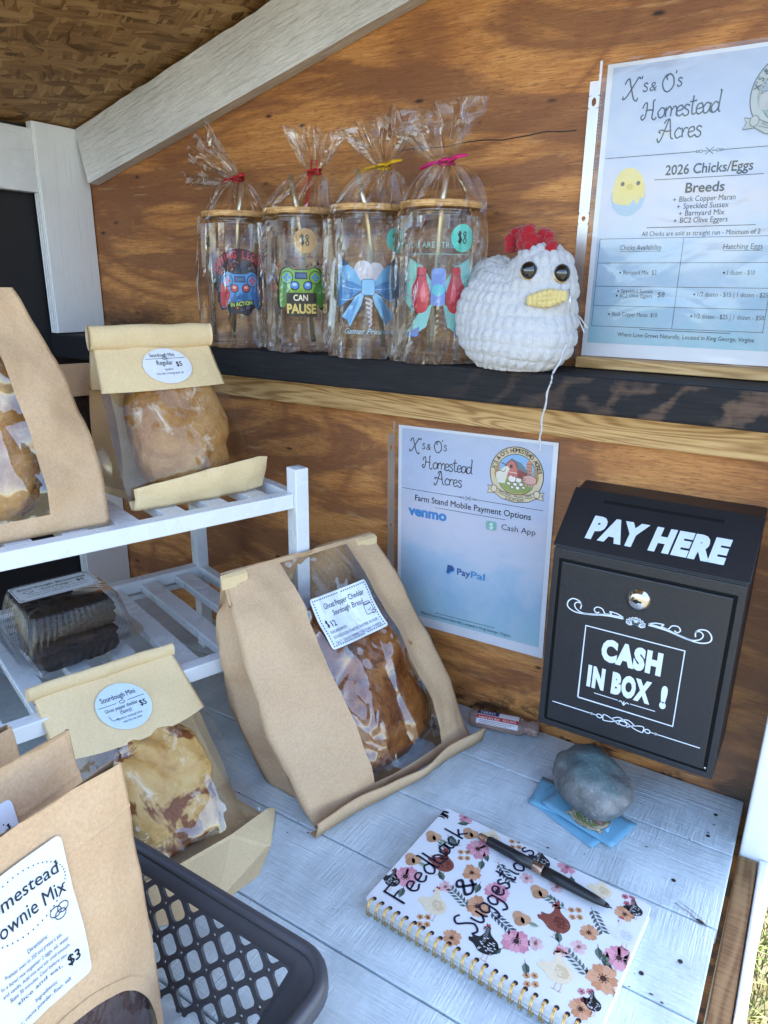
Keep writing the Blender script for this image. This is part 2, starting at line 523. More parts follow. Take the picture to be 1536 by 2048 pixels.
def m_black_wood():
    m = Mat('black_stained_wood')
    f = m.noise(m.coord(scale=(4, 40, 40)), 5, 6, .65, .3)
    sp = m.n('TexVoronoi', {'Vector': m.coord(scale=(60, 120, 60)), 'Scale': 1.0})
    geo = m.n('NewGeometry')
    nrm = m.n('SeparateXYZ', {0: geo.outputs['Normal']})
    pos = m.n('SeparateXYZ', {0: m.coord()})
    front = m.math('GREATER_THAN', m.math('MULTIPLY', nrm.outputs[1], -1.0), .6)
    right = m.n('MapRange', {'Value': pos.outputs[0], 'From Min': .12, 'From Max': .42}).outputs[0]
    wv = m.n('TexWave', {'Vector': m.coord(rot=(0, R(-52), 0)), 'Scale': 9.0, 'Distortion': 6.5, 'Detail': 4.0, 'Detail Scale': 3.0}, bands_direction='X')
    worn = m.math('MULTIPLY', m.math('MULTIPLY', front, right), m.ramp(m.math('ADD', m.math('MULTIPLY', wv.outputs[1], .55), m.math('MULTIPLY', f, .75)), [(.70, (0, 0, 0)), (1.0, (.55, .55, .55))]))
    c = m.mix(f, (.006, .006, .008, 1), (.026, .024, .026, 1))
    c = m.mix(worn, c, (.22, .13, .085, 1))
    fl = m.math('MULTIPLY', m.ramp(sp.outputs[0], [(.06, (1, 1, 1)), (.12, (0, 0, 0))]), m.ramp(m.noise(m.coord(), 20, 2), [(.58, (0, 0, 0)), (.62, (.6, .6, .6))]))
    c = m.mix(fl, c, (.25, .22, .2, 1))
    return m.fin(c, .62, m.bump(f, .8, .003), Specular_IOR_Level=.22)

def m_kraft(name, c0, c1, bs=.5, sc_=34):
    m = Mat(name)
    f = m.noise(m.coord(), 420, 4, .7)
    l = m.noise(m.coord(), 16, 4, .6)
    cr = m.n('TexVoronoi', {'Vector': m.n('VectorMath', {0: m.coord(), 1: m.n('VectorMath', {0: m.n('TexNoise', {'Vector': m.coord(), 'Scale': 14.0}).outputs['Color'], 3: .05}, operation='SCALE').outputs[0]}, operation='ADD').outputs[0], 'Scale': float(sc_)}, feature='DISTANCE_TO_EDGE')
    c = m.mix(m.ramp(m.math('ADD', m.math('MULTIPLY', f, .7), m.math('MULTIPLY', l, .3)), [(.28, (0, 0, 0)), (.66, (1, 1, 1))]), c0+(1,), c1+(1,))
    wv_ = m.n('VectorMath', {0: m.coord(), 1: m.n('VectorMath', {0: m.n('TexNoise', {'Vector': m.coord(), 'Scale': 9.0, 'Detail': 2.0}).outputs['Color'], 3: .05}, operation='SCALE').outputs[0]}, operation='ADD').outputs[0]
    f1 = m.n('TexVoronoi', {'Vector': m.n('Mapping', {'Vector': wv_, 'Scale': (1.0, 1.0, .62)}).outputs[0], 'Scale': 21.0})
    f2 = m.n('TexVoronoi', {'Vector': wv_, 'Scale': 47.0})
    gt = m.ramp(m.noise(m.coord(loc=(4, 4, 1)), 13, 2), [(.44, (.15, .15, .15)), (.62, (1, 1, 1))])
    facets = m.math('MULTIPLY', m.math('ADD', f1.outputs[0], m.math('MULTIPLY', f2.outputs[0], .35)), gt)
    h = m.math('ADD', m.math('MULTIPLY', facets, 1.15), m.math('ADD', m.math('MULTIPLY', l, .7), m.math('MULTIPLY', f, .22)))
    return m.fin(c, .62, m.bump(h, bs, .004), Specular_IOR_Level=.28)

def m_film(name, lo=.04, hi=.6, bs=.6, dist=.004, scale=(26, 26, 26), tint=(.96, .96, .97), rough=.02, power=3.0, fine=0.0):
    m = Mat(name)
    n1 = m.noise(m.coord(scale=scale), 1.0, 3, .55, .6)
    n2 = m.math('ABSOLUTE', m.math('SUBTRACT', m.noise(m.coord(scale=scale, loc=(5, 2, 1)), .55, 2, .5, .4), .5))
    hh_ = m.math('ADD', n1, m.math('MULTIPLY', n2, 1.6))
    if fine:
        v3 = m.coord(scale=tuple(q*3.4 for q in scale), rot=(.2, .3, .5), loc=(2, 7, 4))
        n3 = m.math('ABSOLUTE', m.math('SUBTRACT', m.noise(v3, 1.0, 1, .4, .9), .5))
        gate = m.ramp(m.noise(m.coord(scale=scale, loc=(9, 1, 3)), .8, 1), [(.48, (0, 0, 0)), (.60, (1, 1, 1))])
        hh_ = m.math('SUBTRACT', hh_, m.math('MULTIPLY', m.math('MULTIPLY', n3, gate), fine))
    b = m.bump(hh_, bs, dist)
    lw = m.n('LayerWeight', {'Blend': .5, 'Normal': b})
    f = m.math('POWER', lw.outputs['Facing'], power)
    f = m.math('ADD', m.math('MULTIPLY', f, hi), lo, True)
    tr = m.n('BsdfTransparent', {'Color': tint+(1,)})
    gl = m.n('BsdfGlossy', {'Color': (1, 1, 1, 1), 'Roughness': rough, 'Normal': b})
    mx = m.n('MixShader', {0: f, 1: tr.outputs[0], 2: gl.outputs[0]})
    m.t.links.new(mx.outputs[0], m.out.inputs[0])
    m.t.nodes.remove(m.b)
    return m.m

def m_crust(name, stops, scale=22, flour=.0, blot=None, rough=.5, flour_c=(.78, .68, .52)):
    m = Mat(name)
    v = m.coord()
    a = m.noise(v, scale, 6, .62, .7)
    fine = m.noise(v, scale*9, 4, .6)
    c = m.ramp(m.math('ADD', m.math('MULTIPLY', a, .8), m.math('MULTIPLY', fine, .2)), stops)
    if blot:
        bl = m.noise(m.coord(loc=(2, 5, 1)), blot[0], 4, .6, .9)
        c = m.mix(m.ramp(bl, [(blot[1], (0, 0, 0)), (blot[1]+.05, (1, 1, 1))]), c, blot[2]+(1,))
    if flour:
        fl = m.noise(m.coord(loc=(1, 3, 8)), 30, 5, .7, .5)
        c = m.mix(m.ramp(fl, [(.58-.1*flour, (0, 0, 0)), (.74-.1*flour, (.8, .8, .8))]), c, flour_c+(1,))
        vo = m.n('TexVoronoi', {'Vector': v, 'Scale': 190.0})
        c = m.mix(m.math('MULTIPLY', m.ramp(vo.outputs[0], [(.12, (1, 1, 1)), (.3, (0, 0, 0))]), .35*flour), c, flour_c+(1,))
    return m.fin(c, rough, m.bump(m.math('ADD', a, m.math('MULTIPLY', fine, .4)), .8, .004), Specular_IOR_Level=.35)

def m_sheet(name, tp=(.50, .57, .78)):
    """watercolour printed background of the paper sheets, in the sheet's own millimetres (object space, metres)"""
    m = Mat(name)
    p = m.coord()
    s = m.n('SeparateXYZ', {0: p})
    wob = m.noise(p, 11, 5, .6, .8)
    v = m.math('ADD', s.outputs[2], m.math('MULTIPLY', m.math('SUBTRACT', wob, .5), .10))
    t = m.n('MapRange', {'Value': v, 'From Min': -.281, 'From Max': 0.0}).outputs[0]
    c = m.ramp(t, [(.06, (.30, .62, .74)), (.20, (.25, .50, .74)), (.36, (.36, .57, .80)), (.43, (.60, .66, .82)), (.56, (.70, .66, .80)), (.68, (.58, .64, .84)), (.86, (.48, .58, .82))])
    cl = m.noise(m.coord(loc=(4, 1, 2)), 17, 5, .65, .5)
    c = m.mix(m.ramp(cl, [(.45, (0, 0, 0)), (.7, (.4, .4, .4))]), c, (.74, .74, .86, 1))
    hs = m.n('HueSaturation', {'Saturation': .78, 'Value': .80, 'Color': c})
    return m.fin(hs.outputs[0], .5, Specular_IOR_Level=.4)

def m_yarn(name, c0, c1):
    m = Mat(name)
    f = m.noise(m.coord(), 520, 4, .7)
    g = m.noise(m.coord(), 130, 3, .6)
    return m.fin(m.mix(f, c0+(1,), c1+(1,)), .95, m.bump(m.math('ADD', f, g), .7, .0015), Sheen_Weight=.35, Specular_IOR_Level=.1)

def m_glossy(name, c, rough=.35, metal=0.0, bs=.0, spec=.5, coat=0.0):
    m = Mat(name)
    f = m.noise(m.coord(), 300, 3, .6)
    g = m.noise(m.coord(), 25, 4, .6)
    cc = m.mix(g, tuple(x*.85 for x in c)+(1,), c+(1,))
    k = dict(Metallic=metal, Specular_IOR_Level=spec, Coat_Weight=coat)
    r = m.math('ADD', m.math('MULTIPLY', g, .14), rough-.07)
    return m.fin(cc, r, m.bump(f, bs, .0008) if bs else None, **k)

PLY = m_plywood()
OSB = m_osb()
WHITE_X = m_paint('white_paint_rafter', (.74, .73, .73), (6, 60, 42), 1.0, False, .16)
WHITE_Z = m_paint('white_paint_post', (.80, .80, .80), (60, 60, 3), .3, False, .06)
WHITE_Y = m_paint('white_paint_board', (.78, .79, .80), (50, 4, 50), .35, False)
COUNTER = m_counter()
PINE = m_pine()
RAILWOOD = m_pine('weathered_pine', (.42, .37, .34), (9, 1.1, 9))
BLACKWOOD = m_black_wood()
BLACKPANEL = m_glossy('black_panel', (.010, .010, .012), .6)
KRAFT = m_kraft('kraft_paper', (.48, .305, .170), (.63, .425, .255))
KRAFT_Y = m_kraft('pale_kraft_paper', (.66, .475, .255), (.78, .595, .345), .4)
FILM = m_film('clear_window_film', .085, .60, .8, .030, (8, 8, 6), fine=.42)
FILM_S = m_film('smooth_window_film', .025, .5, .55, .008, (11, 11, 9))
FILM_D = m_film('hazy_side_film', .10, .5, .4, .006, (14, 14, 10), (.80, .74, .70), .12)
CELLO = m_film('cellophane', .016, 1.0, .45, .004, (34, 34, 10), (.985, .985, .985), .02, 1.7)
SLEEVE = m_film('sheet_sleeve_film', .035, .5, .5, .005, (9, 9, 16), (.95, .95, .96), .10)
SLEEVE_STRIP = m_film('sleeve_binding_strip', .35, .4, .2, .002, (20, 20, 20), (.80, .80, .82), .35)
GLASS = m_film('thin_glass', .006, .85, .02, .001, (4, 4, 4), (.985, .985, .985), .01, 4.0)
CLAM = m_film('clamshell_plastic', .018, .9, .15, .002, (30, 30, 30), (.95, .955, .96), .03, 3.2)
PAPER = m_glossy('white_label_paper', (.80, .81, .84), .5)
SHEETPAPER = m_glossy('white_sheet_paper', (.76, .76, .80), .55)
BLACKMETAL = m_glossy('black_powder_coat', (.018, .018, .021), .42, 0, .35)
CHROME = m_glossy('chrome', (.75, .74, .70), .14, 1.0)
GOLD = m_glossy('gold_wire', (.83, .52, .16), .25, 1.0)
BAMBOO = m_pine('bamboo', (1.05, 1.0, .95), (2, 2, 40))
RACKWHITE = m_glossy('white_enamel', (.76, .78, .80), .28, 0, .05, .5)
GREYPLASTIC = m_glossy('charcoal_plastic', (.058, .058, .068), .42, 0, .2)
YARN_W = m_yarn('white_yarn', (.42, .41, .42), (.63, .62, .635))
YARN_R = m_yarn('red_yarn', (.27, .006, .014), (.43, .014, .026))
YARN_Y = m_yarn('yellow_yarn', (.58, .44, .16), (.74, .60, .28))
EYEBLACK = m_glossy('eye_black', (.006, .006, .007), .08, 0, 0, .7, .5)
STRAW = m_glossy('steel_straw', (.70, .60, .42), .28, .8)
BROWNIE = m_crust('brownie_crumb', [(.3, (.008, .004, .003)), (.55, (.028, .014, .009)), (.8, (.07, .035, .022))], 60, rough=.6)
MIXPOWDER = m_crust('brownie_mix_powder', [(.3, (.05, .026, .022)), (.55, (.12, .07, .06)), (.8, (.24, .15, .13))], 130, rough=.9)
CRUST_DARK = m_crust('dark_cheddar_crust', [(.30, (.065, .016, .005)), (.46, (.20, .060, .014)), (.60, (.36, .14, .034)), (.80, (.50, .25, .075))], 20, .0, (15, .6, (.07, .022, .010)), .33)
CRUST_TAN = m_crust('tan_crust', [(.30, (.20, .075, .018)), (.46, (.36, .165, .045)), (.62, (.50, .27, .085)), (.8, (.60, .40, .17))], 19, .22, None, .5)
CRUST_GOLD = m_crust('golden_crust', [(.30, (.20, .075, .018)), (.48, (.42, .20, .055)), (.64, (.58, .34, .11)), (.8, (.62, .42, .18))], 18, .2, None, .4)
CRUST_CHEESE = m_crust('cheese_crust', [(.30, (.34, .14, .035)), (.48, (.53, .31, .10)), (.75, (.66, .48, .22))], 16, .1, (17, .49, (.19, .058, .016)), .38)
ROCKM = None

# ---------------------------------------------------------------- the ground outside
def m_ground():
    m = Mat('lawn_soil')
    a = m.noise(m.coord(), 6, 8, .7)
    return m.fin(m.ramp(a, [(.35, (.07, .062, .035)), (.55, (.13, .112, .065)), (.75, (.20, .165, .10))]), .95)
g = obj('ground', [(-60, -60, -.92), (60, -60, -.92), (60, 60, -.92), (-60, 60, -.92)], [(0, 1, 2, 3)], m_ground())
tag(g, kind='structure')
def m_blade():
    m = Mat('grass_blade')
    a = m.noise(m.coord(), 9, 4, .7)
    return m.fin(m.ramp(a, [(.3, (.065, .12, .02)), (.5, (.14, .19, .035)), (.62, (.26, .24, .07)), (.75, (.38, .27, .12))]), .6)
rnd = random.Random(5)
gb = MB()
for k in range(15000):
    x = rnd.uniform(.44, 1.5); y = rnd.uniform(.15, 1.9)
    a = rnd.uniform(0, 2*PI); h = rnd.uniform(.02, .06); wd = rnd.uniform(.0012, .0026)
    l = rnd.uniform(.2, 1.4)*h; b = rnd.uniform(0, 2*PI)
    dx, dy = math.cos(a)*wd, math.sin(a)*wd
    mx, my = x+math.cos(b)*l*.35, y+math.sin(b)*l*.35
    gb.add([(x-dx, y-dy, -.921), (x+dx, y+dy, -.921), (mx+dx*.8, my+dy*.8, -.92+h*.65), (mx-dx*.8, my-dy*.8, -.92+h*.65), (x+math.cos(b)*l, y+math.sin(b)*l, -.92+h)], [(0, 1, 2, 3), (3, 2, 4)])
o = gb.obj('grass', m_blade())
tag(o, 'sunlit green and straw coloured lawn grass beside the stand', 'grass', kind='stuff')

# ---------------------------------------------------------------- the farm stand
stand = thing('farm_stand', 'wooden farm stand of stained plywood and white painted boards with a strand board roof', 'farm stand', (0, 0, -.92))
SO = Vector((0, 0, .92))
def spart(name, mb, mat, bw=.0015, **k):
    mb.V = [v for v in mb.V]
    o = mb.obj(name, mat, stand, **k)
    o.location = Vector(o.location)+SO
    if bw: bevel(o, bw)
    return o
rz = lambda x: .774+.277*(x+.545)
mb = MB()
pts = [(-.60, -.92), (.5395, -.92), (.5395, rz(.5395)+.01), (-.60, rz(-.60)+.01)]
mb.prism(pts, lambda p: (p[0], 0.0, p[1]), lambda p: (p[0], .014, p[1]))
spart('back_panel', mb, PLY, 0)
# the split running across the plywood
mb = MB()
cp = [(.02+.02*k, .0, .704+.0004*k+.0015*math.sin(k*1.3)+.0008*math.sin(k*3.1)) for k in range(13)]
# roof
mb = MB()
pts = [(-.72, rz(-.72)+.002), (.74, rz(.74)+.002), (.74, rz(.74)+.015), (-.72, rz(-.72)+.015)]
mb.prism(pts, lambda p: (p[0], -.62, p[1]), lambda p: (p[0], .10, p[1]))
spart('roof_sheet', mb, OSB, 0)
# rafter lying on the back panel: own axes so its grain follows the slope
def on_slope(name, mb, mat, origin, ang):
    o = mb.obj(name, mat, stand, loc=Vector(origin)+SO, rot=(0, ang, 0))
    bevel(o, .003, 2)
    return o
ang = -math.atan(.2655)
mb = MB()
n = 60
top, bot = [], []
for k in range(n+1):
    x = 1.15*k/n
    top.append((x, .0005*x+.0022*noise.noise(Vector((x*30, 3, 0)))+.0012*noise.noise(Vector((x*90, 1, 0)))))
    bot.append((x, -.0785+.0005*noise.noise(Vector((x*20, 9, 0)))))
pts = bot+top[::-1]
mb.prism(pts, lambda p: (p[0], -.020, p[1]), lambda p: (p[0], -.0008, p[1]))
o = mb.obj('rafter', WHITE_X, stand, loc=Vector((-.546, 0, .772))+SO, rot=(0, ang, 0))
# corner post, with the edge of its laminations showing
mb = MB()
for k in range(7):
    x0 = -.562+k*.0026
    mb.box((x0, -.0885-.0026*(k % 2), .474), (x0+.0026 if k < 6 else -.545, -.002, .773))
    mb.box((x0, -.0885-.0026*(k % 2), -.02), (x0+.0026 if k < 6 else -.545, -.002, .395))
spart('corner_post', mb, WHITE_Z, .0006)
mb = MB()
mb.box((-.566, -.62, .677), (-.5485, -.0905, .763))
spart('header_board', mb, WHITE_Y)
mb = MB()
mb.box((-.580, -.62, -.92), (-.567, .013, .80))
spart('side_panel', mb, BLACKPANEL, 0)
# shelf, cleats
mb = MB()
mb.box((-.566, -.090, .4360), (.470, -.0015, .4725))
o = spart('shelf_board', mb, BLACKWOOD, .003)
mb = MB()
mb.box((-.5445, -.021, .3955), (.52, -.001, .4355))
spart('shelf_cleat', mb, PINE, .0015)
mb = MB()
mb.box((.262, -.020, .4735), (.52, -.001, .4845))
spart('ledge_strip', mb, PINE, .001)
mb = MB()
mb.box((.4715, -.088, .437), (.4745, -.002, .4715))
spart('shelf_end_cap', mb, WHITE_X, .0008)
# counter boards
ys = [-.001, -.0985, -.2025, -.3045, -.4075, -.5105, -.62]
for a, b in zip(ys[:-1], ys[1:]):
    mb = MB()
    nn = 40
    x0, x1 = -.566, .5005+rnd.uniform(-.002, .001)
    up = [(x0+(x1-x0)*k/nn, a-.0009-.0005*abs(noise.noise(Vector((k*.9, a*50, 0))))) for k in range(nn+1)]
    dn = [(x0+(x1-x0)*k/nn, b+.0005+.0009*abs(noise.noise(Vector((k*.8, b*77, 2))))) for k in range(nn+1)]
    dz = rnd.uniform(-.0006, .0)
    mb.prism(dn+up[::-1], lambda p: (p[0], p[1], -.019), lambda p: (p[0], p[1], dz))
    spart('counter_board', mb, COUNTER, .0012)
mb = MB()
mb.box((-.55, -.612, -.055), (.498, -.594, -.0195))
spart('counter_bearer', mb, BLACKPANEL)
mb = MB()
mb.box((-.55, -.02, -.055), (.498, -.003, -.0195))
spart('counter_bearer', mb, BLACKPANEL)
# right hand post, side rail, outer trim, legs
mb = MB()
mb.box((.5055, -.0775, -.92), (.5405, -.003, rz(.56)-.02))
spart('front_post', mb, WHITE_Z, .003)
mb = MB()
mb.box((.5055, -.62, -.05), (.5235, -.079, -.0105))
spart('side_rail', mb, RAILWOOD, .0015)
mb = MB()
mb.box((.5245, -.62, -.10), (.5335, -.079, -.0065))
spart('side_trim', mb, WHITE_Y, .002)
mb = MB()
mb.box((.470, -.610, -.92), (.504, -.575, -.056))
spart('leg', mb, WHITE_Z, .002)
mb = MB()
mb.box((-.562, -.610, -.92), (-.528, -.575, -.056))
spart('leg', mb, WHITE_Z, .002)
# nail heads and holes of the counter
for x, y in ((.476, -.043), (.474, -.082), (.455, -.165), (.478, -.255), (.452, -.285), (-.012, -.165), (.072, -.06)):
    mb = MB()
    mb.lathe([(.0, .0006), (.0018, .0006), (.0022, .0002)], (x, y, 0), 12, cap=False)
    spart('nail', mb, ink('2a2622', .5), 0)

ck = Ink()
ck.line([(.02+.0165*k, .7045+.0012*k*.3+.0012*math.sin(k*1.3)+.0008*math.sin(k*3.1)) for k in range(14)], .0011, '0c0604', taper=False) if False else ck.line([(.02+.0165*k, .7045+.0004*k+.0012*math.sin(k*1.3)+.0008*math.sin(k*3.1)) for k in range(14)], .0011, '0c0604')
o = ck.build('crack', lambda a, b, h: (a, -.0005, b+.92), stand)
o['label'] = 'dark split running along the plywood grain'

# ---------------------------------------------------------------- white two tier rack
RA = R(72)
rack = thing('tier_rack', 'white slatted two tier rack along the left side of the counter', 'rack', (-.279, -.073, 0), RA)
def rk(name, a, b, bw=.0012):
    mb = MB(); mb.box(a, b)
    return bevel(mb.obj(name, RACKWHITE, rack), bw)
XL = -.78
for (x, y) in ((0, 0), (0, -.28), (XL, 0), (XL, -.28)):
    p = rk('post', (x-.009, y-.010, 0), (x+.009, y+.010, .35))
    mb = MB(); mb.lathe([(0, .3515), (.0035, .3515), (.004, .3501)], (x, y, 0), 14, cap=False)
    mb.obj('post_plug', ink('9aa0a4', .4), p)
for z in (.320, .140):
    for y in (-.001, -.277):
        rk('rail', (XL+.0092, y-.0085, z-.018), (-.0092, y+.0085, z))
    rk('end_rail', (-.0065, -.268, z-.018), (.0065, -.0098, z-.0015))
    for k in range(14):
        x = -.0355-.0527*k
        rk('slat', (x-.0122, -.268, z-.0175), (x+.0122, -.010, z-.0055))
    rk('lower_rail', (XL+.0092, -.008, z-.030), (-.0092, .003, z-.0225))

# ---------------------------------------------------------------- paper bags
def smooth01(t): t = min(1, max(0, t)); return t*t*(3-2*t)
class Bag:
    def __init__(s, W, D, H, lean, topW, shear=0.0, belly=.015, amp=.004, seed=0, curve=0.0, pinch=2.2, bulge_v=.45, wb=.012):
        s.__dict__.update(W=W, D=D, H=H, lean=lean, topW=topW, shear=shear, belly=belly, amp=amp, seed=seed, curve=curve, pinch=pinch, bv=bulge_v, wb=wb)
    def width(s, v): return s.W+(s.topW-s.W)*v+s.wb*math.sin(PI*min(1, v)**.85)*(s.W/.24)
    def dep(s, v): return s.D*max(0.0, 1-v**s.pinch)+.004
    def yf(s, u, v):
        bl = s.belly*math.sin(PI*min(1.0, v**(math.log(.5)/math.log(s.bv)))) if v > 0 else 0
        return s.lean*(v+s.curve*v*(v-1))-bl*(1-abs(2*u-1)**2.6)
    def zz(s, v): return s.H*v
    def cx(s, v): return s.shear*v
    def crinkle(s, p, e):
        a = s.amp*e
        k = s.seed*3.7
        if not hasattr(s, 'fold'):
            r = random.Random(s.seed)
            s.fold = []
            for q in range(7):
                t = r.choice((r.uniform(-.5, .5), r.uniform(.6, 1.2), r.uniform(-1.2, -.6), 1.57+r.uniform(-.2, .2)))
                s.fold.append((math.cos(t), math.sin(t), r.uniform(.045, .12), r.random(), r.uniform(.25, .6), r.uniform(0, 20)))
        h = 0.0
        for (nx, nz_, L, ph, w_, o_) in s.fold:
            t = (p.x*nx+p.z*nz_+p.y*.3)/L+ph+.10*nz(p, 9, o_)
            tri = abs((t % 1)*2-1)*2-1
            m_ = smooth01(.5+1.6*nz(p, 7, o_+k))
            h += w_*tri*m_
        return a*(.55*h+.45*nz(p, 13, k)+.20*(ridge(p, 24, k+9)-.55)+.08*nz(p, 80, k))
    def front(s, u, v, off=0.0, noise_=True):
        x = (u-.5)*s.width(v)+s.cx(v)
        y = s.yf(u, v)
        z = s.zz(v)
        p = Vector((x, y, z))
        sl = s.lean/s.H
        nrm = Vector((0, -1, sl)).normalized()
        e = smooth01(v*9)*.9+.1
        d = (s.crinkle(p, e) if noise_ else 0)+off
        return p+nrm*d
    def loop(s, v, nf, ns, nb):
        """points round the bag at height v: front, right gusset, back, left gusset"""
        pts = []
        w, d, c, z = s.width(v), s.dep(v), s.cx(v), s.zz(v)
        for k in range(nf+1):
            pts.append(s.front(s.us[k], v))
        e = smooth01(v*6)
        def side(sg, t):
            g = .5*d*(.25+.75*v)*(1-abs(2*t-1))
            p = Vector((c+sg*(w/2-g), s.yf(0, v)+t*d, z))
            q = s.crinkle(p+Vector((.3, .2, .1)), e)
            return p+Vector((sg*q*1.2, -q*.4, 0))
        for k in range(1, ns): pts.append(side(1, k/ns))
        for k in range(nb+1):
            u = 1-k/nb
            p = Vector(((u-.5)*w+c, s.yf(0, v)+d+s.belly*.3*math.sin(PI*v)*(1-(2*u-1)**2), z))
            pts.append(p+Vector((0, s.crinkle(p, e), 0)))
        for k in range(1, ns): pts.append(side(-1, 1-k/ns))
        return pts
    def build(s, root, paper, film, win, us=None, nv=56, ns=10, nb=16, side_film=None, names=('paper', 'window_film')):
        """win(u, v, part) -> True where the bag is clear film; part is 'front', 'side' or 'back'"""
        s.us = us or [k/44 for k in range(45)]
        nf = len(s.us)-1
        V, rows = [], []
        vs_ = [k/nv for k in range(nv+1)]
        for v in vs_:
            L = s.loop(v, nf, ns, nb)
            rows.append(len(L)); V += L
        m = rows[0]
        FP, FW, FS = [], [], []
        for r in range(nv):
            vm = (vs_[r]+vs_[r+1])/2
            for k in range(m):
                f = (r*m+k, r*m+(k+1) % m, (r+1)*m+(k+1) % m, (r+1)*m+k)
                if k < nf: kind, u = 'front', (s.us[k]+s.us[k+1])/2
                elif k < nf+ns: kind, u = 'side', 1
                elif k < nf+ns+nb: kind, u = 'back', .5
                else: kind, u = 'side', 0
                if win(u, vm, kind): (FS if kind == 'side' else FW).append(f)
                else: FP.append(f)
        FP.append(list(range(m))[::-1])
        def sub(F):
            used = {}
            nv_, nf_ = [], []
            for f in F:
                q = []
                for i in f:
                    if i not in used: used[i] = len(nv_); nv_.append(V[i])
                    q.append(used[i])
                nf_.append(q)
            return nv_, nf_
        v_, f_ = sub(FP)
        s.paper = obj(names[0], v_, f_, paper, root)
        v_, f_ = sub(FW)
        s.film = obj(names[1], v_, f_, film, root)
        if FS:
            for sg in (-1, 1):
                fs = [f for f in FS if (sum(V[i].x for i in f)/len(f)-s.cx(.3))*sg > 0]
                v_, f_ = sub(fs)
                s.sfilm = obj('side_film', v_, f_, side_film or film, root)
        return s
    def decal(s, name, inkk, root, u0, v0, rot=0.0, off=.0022, step=.006, label=None, sx=1.0):
        c, si = math.cos(rot), math.sin(rot)
        L = math.hypot(s.H, s.lean)
        def fn(a, b, h):
            x, y = a*c*sx-b*si, a*si+b*c
            v = v0+y/L
            u = u0+x/s.width(v)
            return s.front(u, v, off+h, True)
        return inkk.build(name, fn, root, .00022, step, label)
    def world(s, root_loc, rz_, p):
        return Matrix.Translation(root_loc) @ Matrix.Rotation(rz_, 4, 'Z') @ Vector(p)

def roll(root, bag, v, rad, mat, name='rolled_top', turns=1, ext=.004, off=.003):
    """the top of the bag rolled or folded over"""
    L, w = 40, bag.width(v)
    mb = MB()
    V, F = [], []
    prof = []
    for j in range(16):
        t = 2*PI*j/16
        prof.append((math.cos(t)*rad*.55, math.sin(t)*rad))
    for k in range(L+1):
        u = k/L
        x = (u-.5)*(w+2*ext)+bag.cx(v)
        base = Vector((x, bag.yf(.5 if False else 0, v), bag.zz(v)))
        for (py, pz) in prof:
            q = Vector((0, py-off, pz))+base
            q.y += .0016*nz(q, 40, bag.seed)
            q.z += .0014*nz(q, 30, bag.seed+4)
            V.append(q)
    n = 16
    for k in range(L):
        for j in range(n):
            F.append((k*n+j, k*n+(j+1) % n, (k+1)*n+(j+1) % n, (k+1)*n+j))
    F.append(list(range(n))); F.append([L*n+j for j in range(n)][::-1])
    return obj(name, V, F, mat, root)

def loaf(name, label, mat, loc, rotz, tilt, r, seed, group=None, bump=.05, flat=.0, score=None, cat='bread'):
    """a lumpy loaf: a rounded block of dough with swellings and a torn ear"""
    nu, nv = 110, 64
    V, F = [], []
    for i in range(nv+1):
        th = PI*i/nv
        for j in range(nu):
            ph = 2*PI*j/nu
            d = Vector((math.sin(th)*math.cos(ph), math.sin(th)*math.sin(ph), math.cos(th)))
            p4 = 3.0
            k = (abs(d.x)**p4+abs(d.y)**p4+abs(d.z)**p4)**(-1/p4)
            q = d*k
            m = 1+bump*nz(q, 1.7, seed)+bump*.5*nz(q, 3.9, seed+3)+.012*nz(q, 14, seed)
            if score:
                a = q.x*score[0]+q.z*score[1]+.25*nz(q, 1.2, seed+8)-score[2]
                m += -.09*math.exp(-(a*7)**2)+.05*math.exp(-((a-.22)*6)**2)
            q = q*m
            V.append(Vector((q.x*r[0], q.y*r[1], q.z*r[2])))
    for i in range(nv):
        for j in range(nu):
            F.append((i*nu+j, (i+1)*nu+j, (i+1)*nu+(j+1) % nu, i*nu+(j+1) % nu))
    o = obj(name, V, F, mat, None)
    o.location = loc
    o.rotation_euler = (tilt, 0, rotz)
    return tag(o, label, cat, group)

def wl(root, p):
    return Matrix.Translation(root.location) @ Matrix.Rotation(root.rotation_euler[2], 4, 'Z') @ Vector(p)

def edge_us(ws, we, n0=12, nw=20, n1=12):
    return [ws*k/n0 for k in range(n0)]+[ws+(we-ws)*k/nw for k in range(nw)]+[we+(1-we)*k/n1 for k in range(n1+1)]

def tie_tab(root, bag, sg):
    v = .985
    w = bag.width(v)
    c = Vector((bag.cx(v)+sg*(w/2-.012), bag.yf(0, v)-.004, bag.zz(v)-.004))
    mb = MB()
    for k in range(3):
        mb.box((c.x-.016, c.y-.0012+k*.0018, c.z-.009+k*.001), (c.x+.016, c.y-.0002+k*.0018, c.z+.005+k*.001))
    return bevel(mb.obj('tin_tie', KRAFT_Y, root), .0005)

# --- large bag on the counter, leaning on the rack
gb_root = thing('bread_bag', 'large brown paper bag with a bread label in its window, on the counter', 'paper bag', (.1530, -.1860, 0), R(73), 'brown paper bread bags')
B1 = Bag(.244, .092, .250, .150, .212, -.030, .034, .0105, 3, .0, 2.4, .40, .026)
B1.build(gb_root, KRAFT, FILM, lambda u, v, k: k == 'front' and .345 < u < .79 and v > .085 and v < .985, edge_us(.345, .79), 64)
for sg in (-1, 1): tie_tab(gb_root, B1, sg)
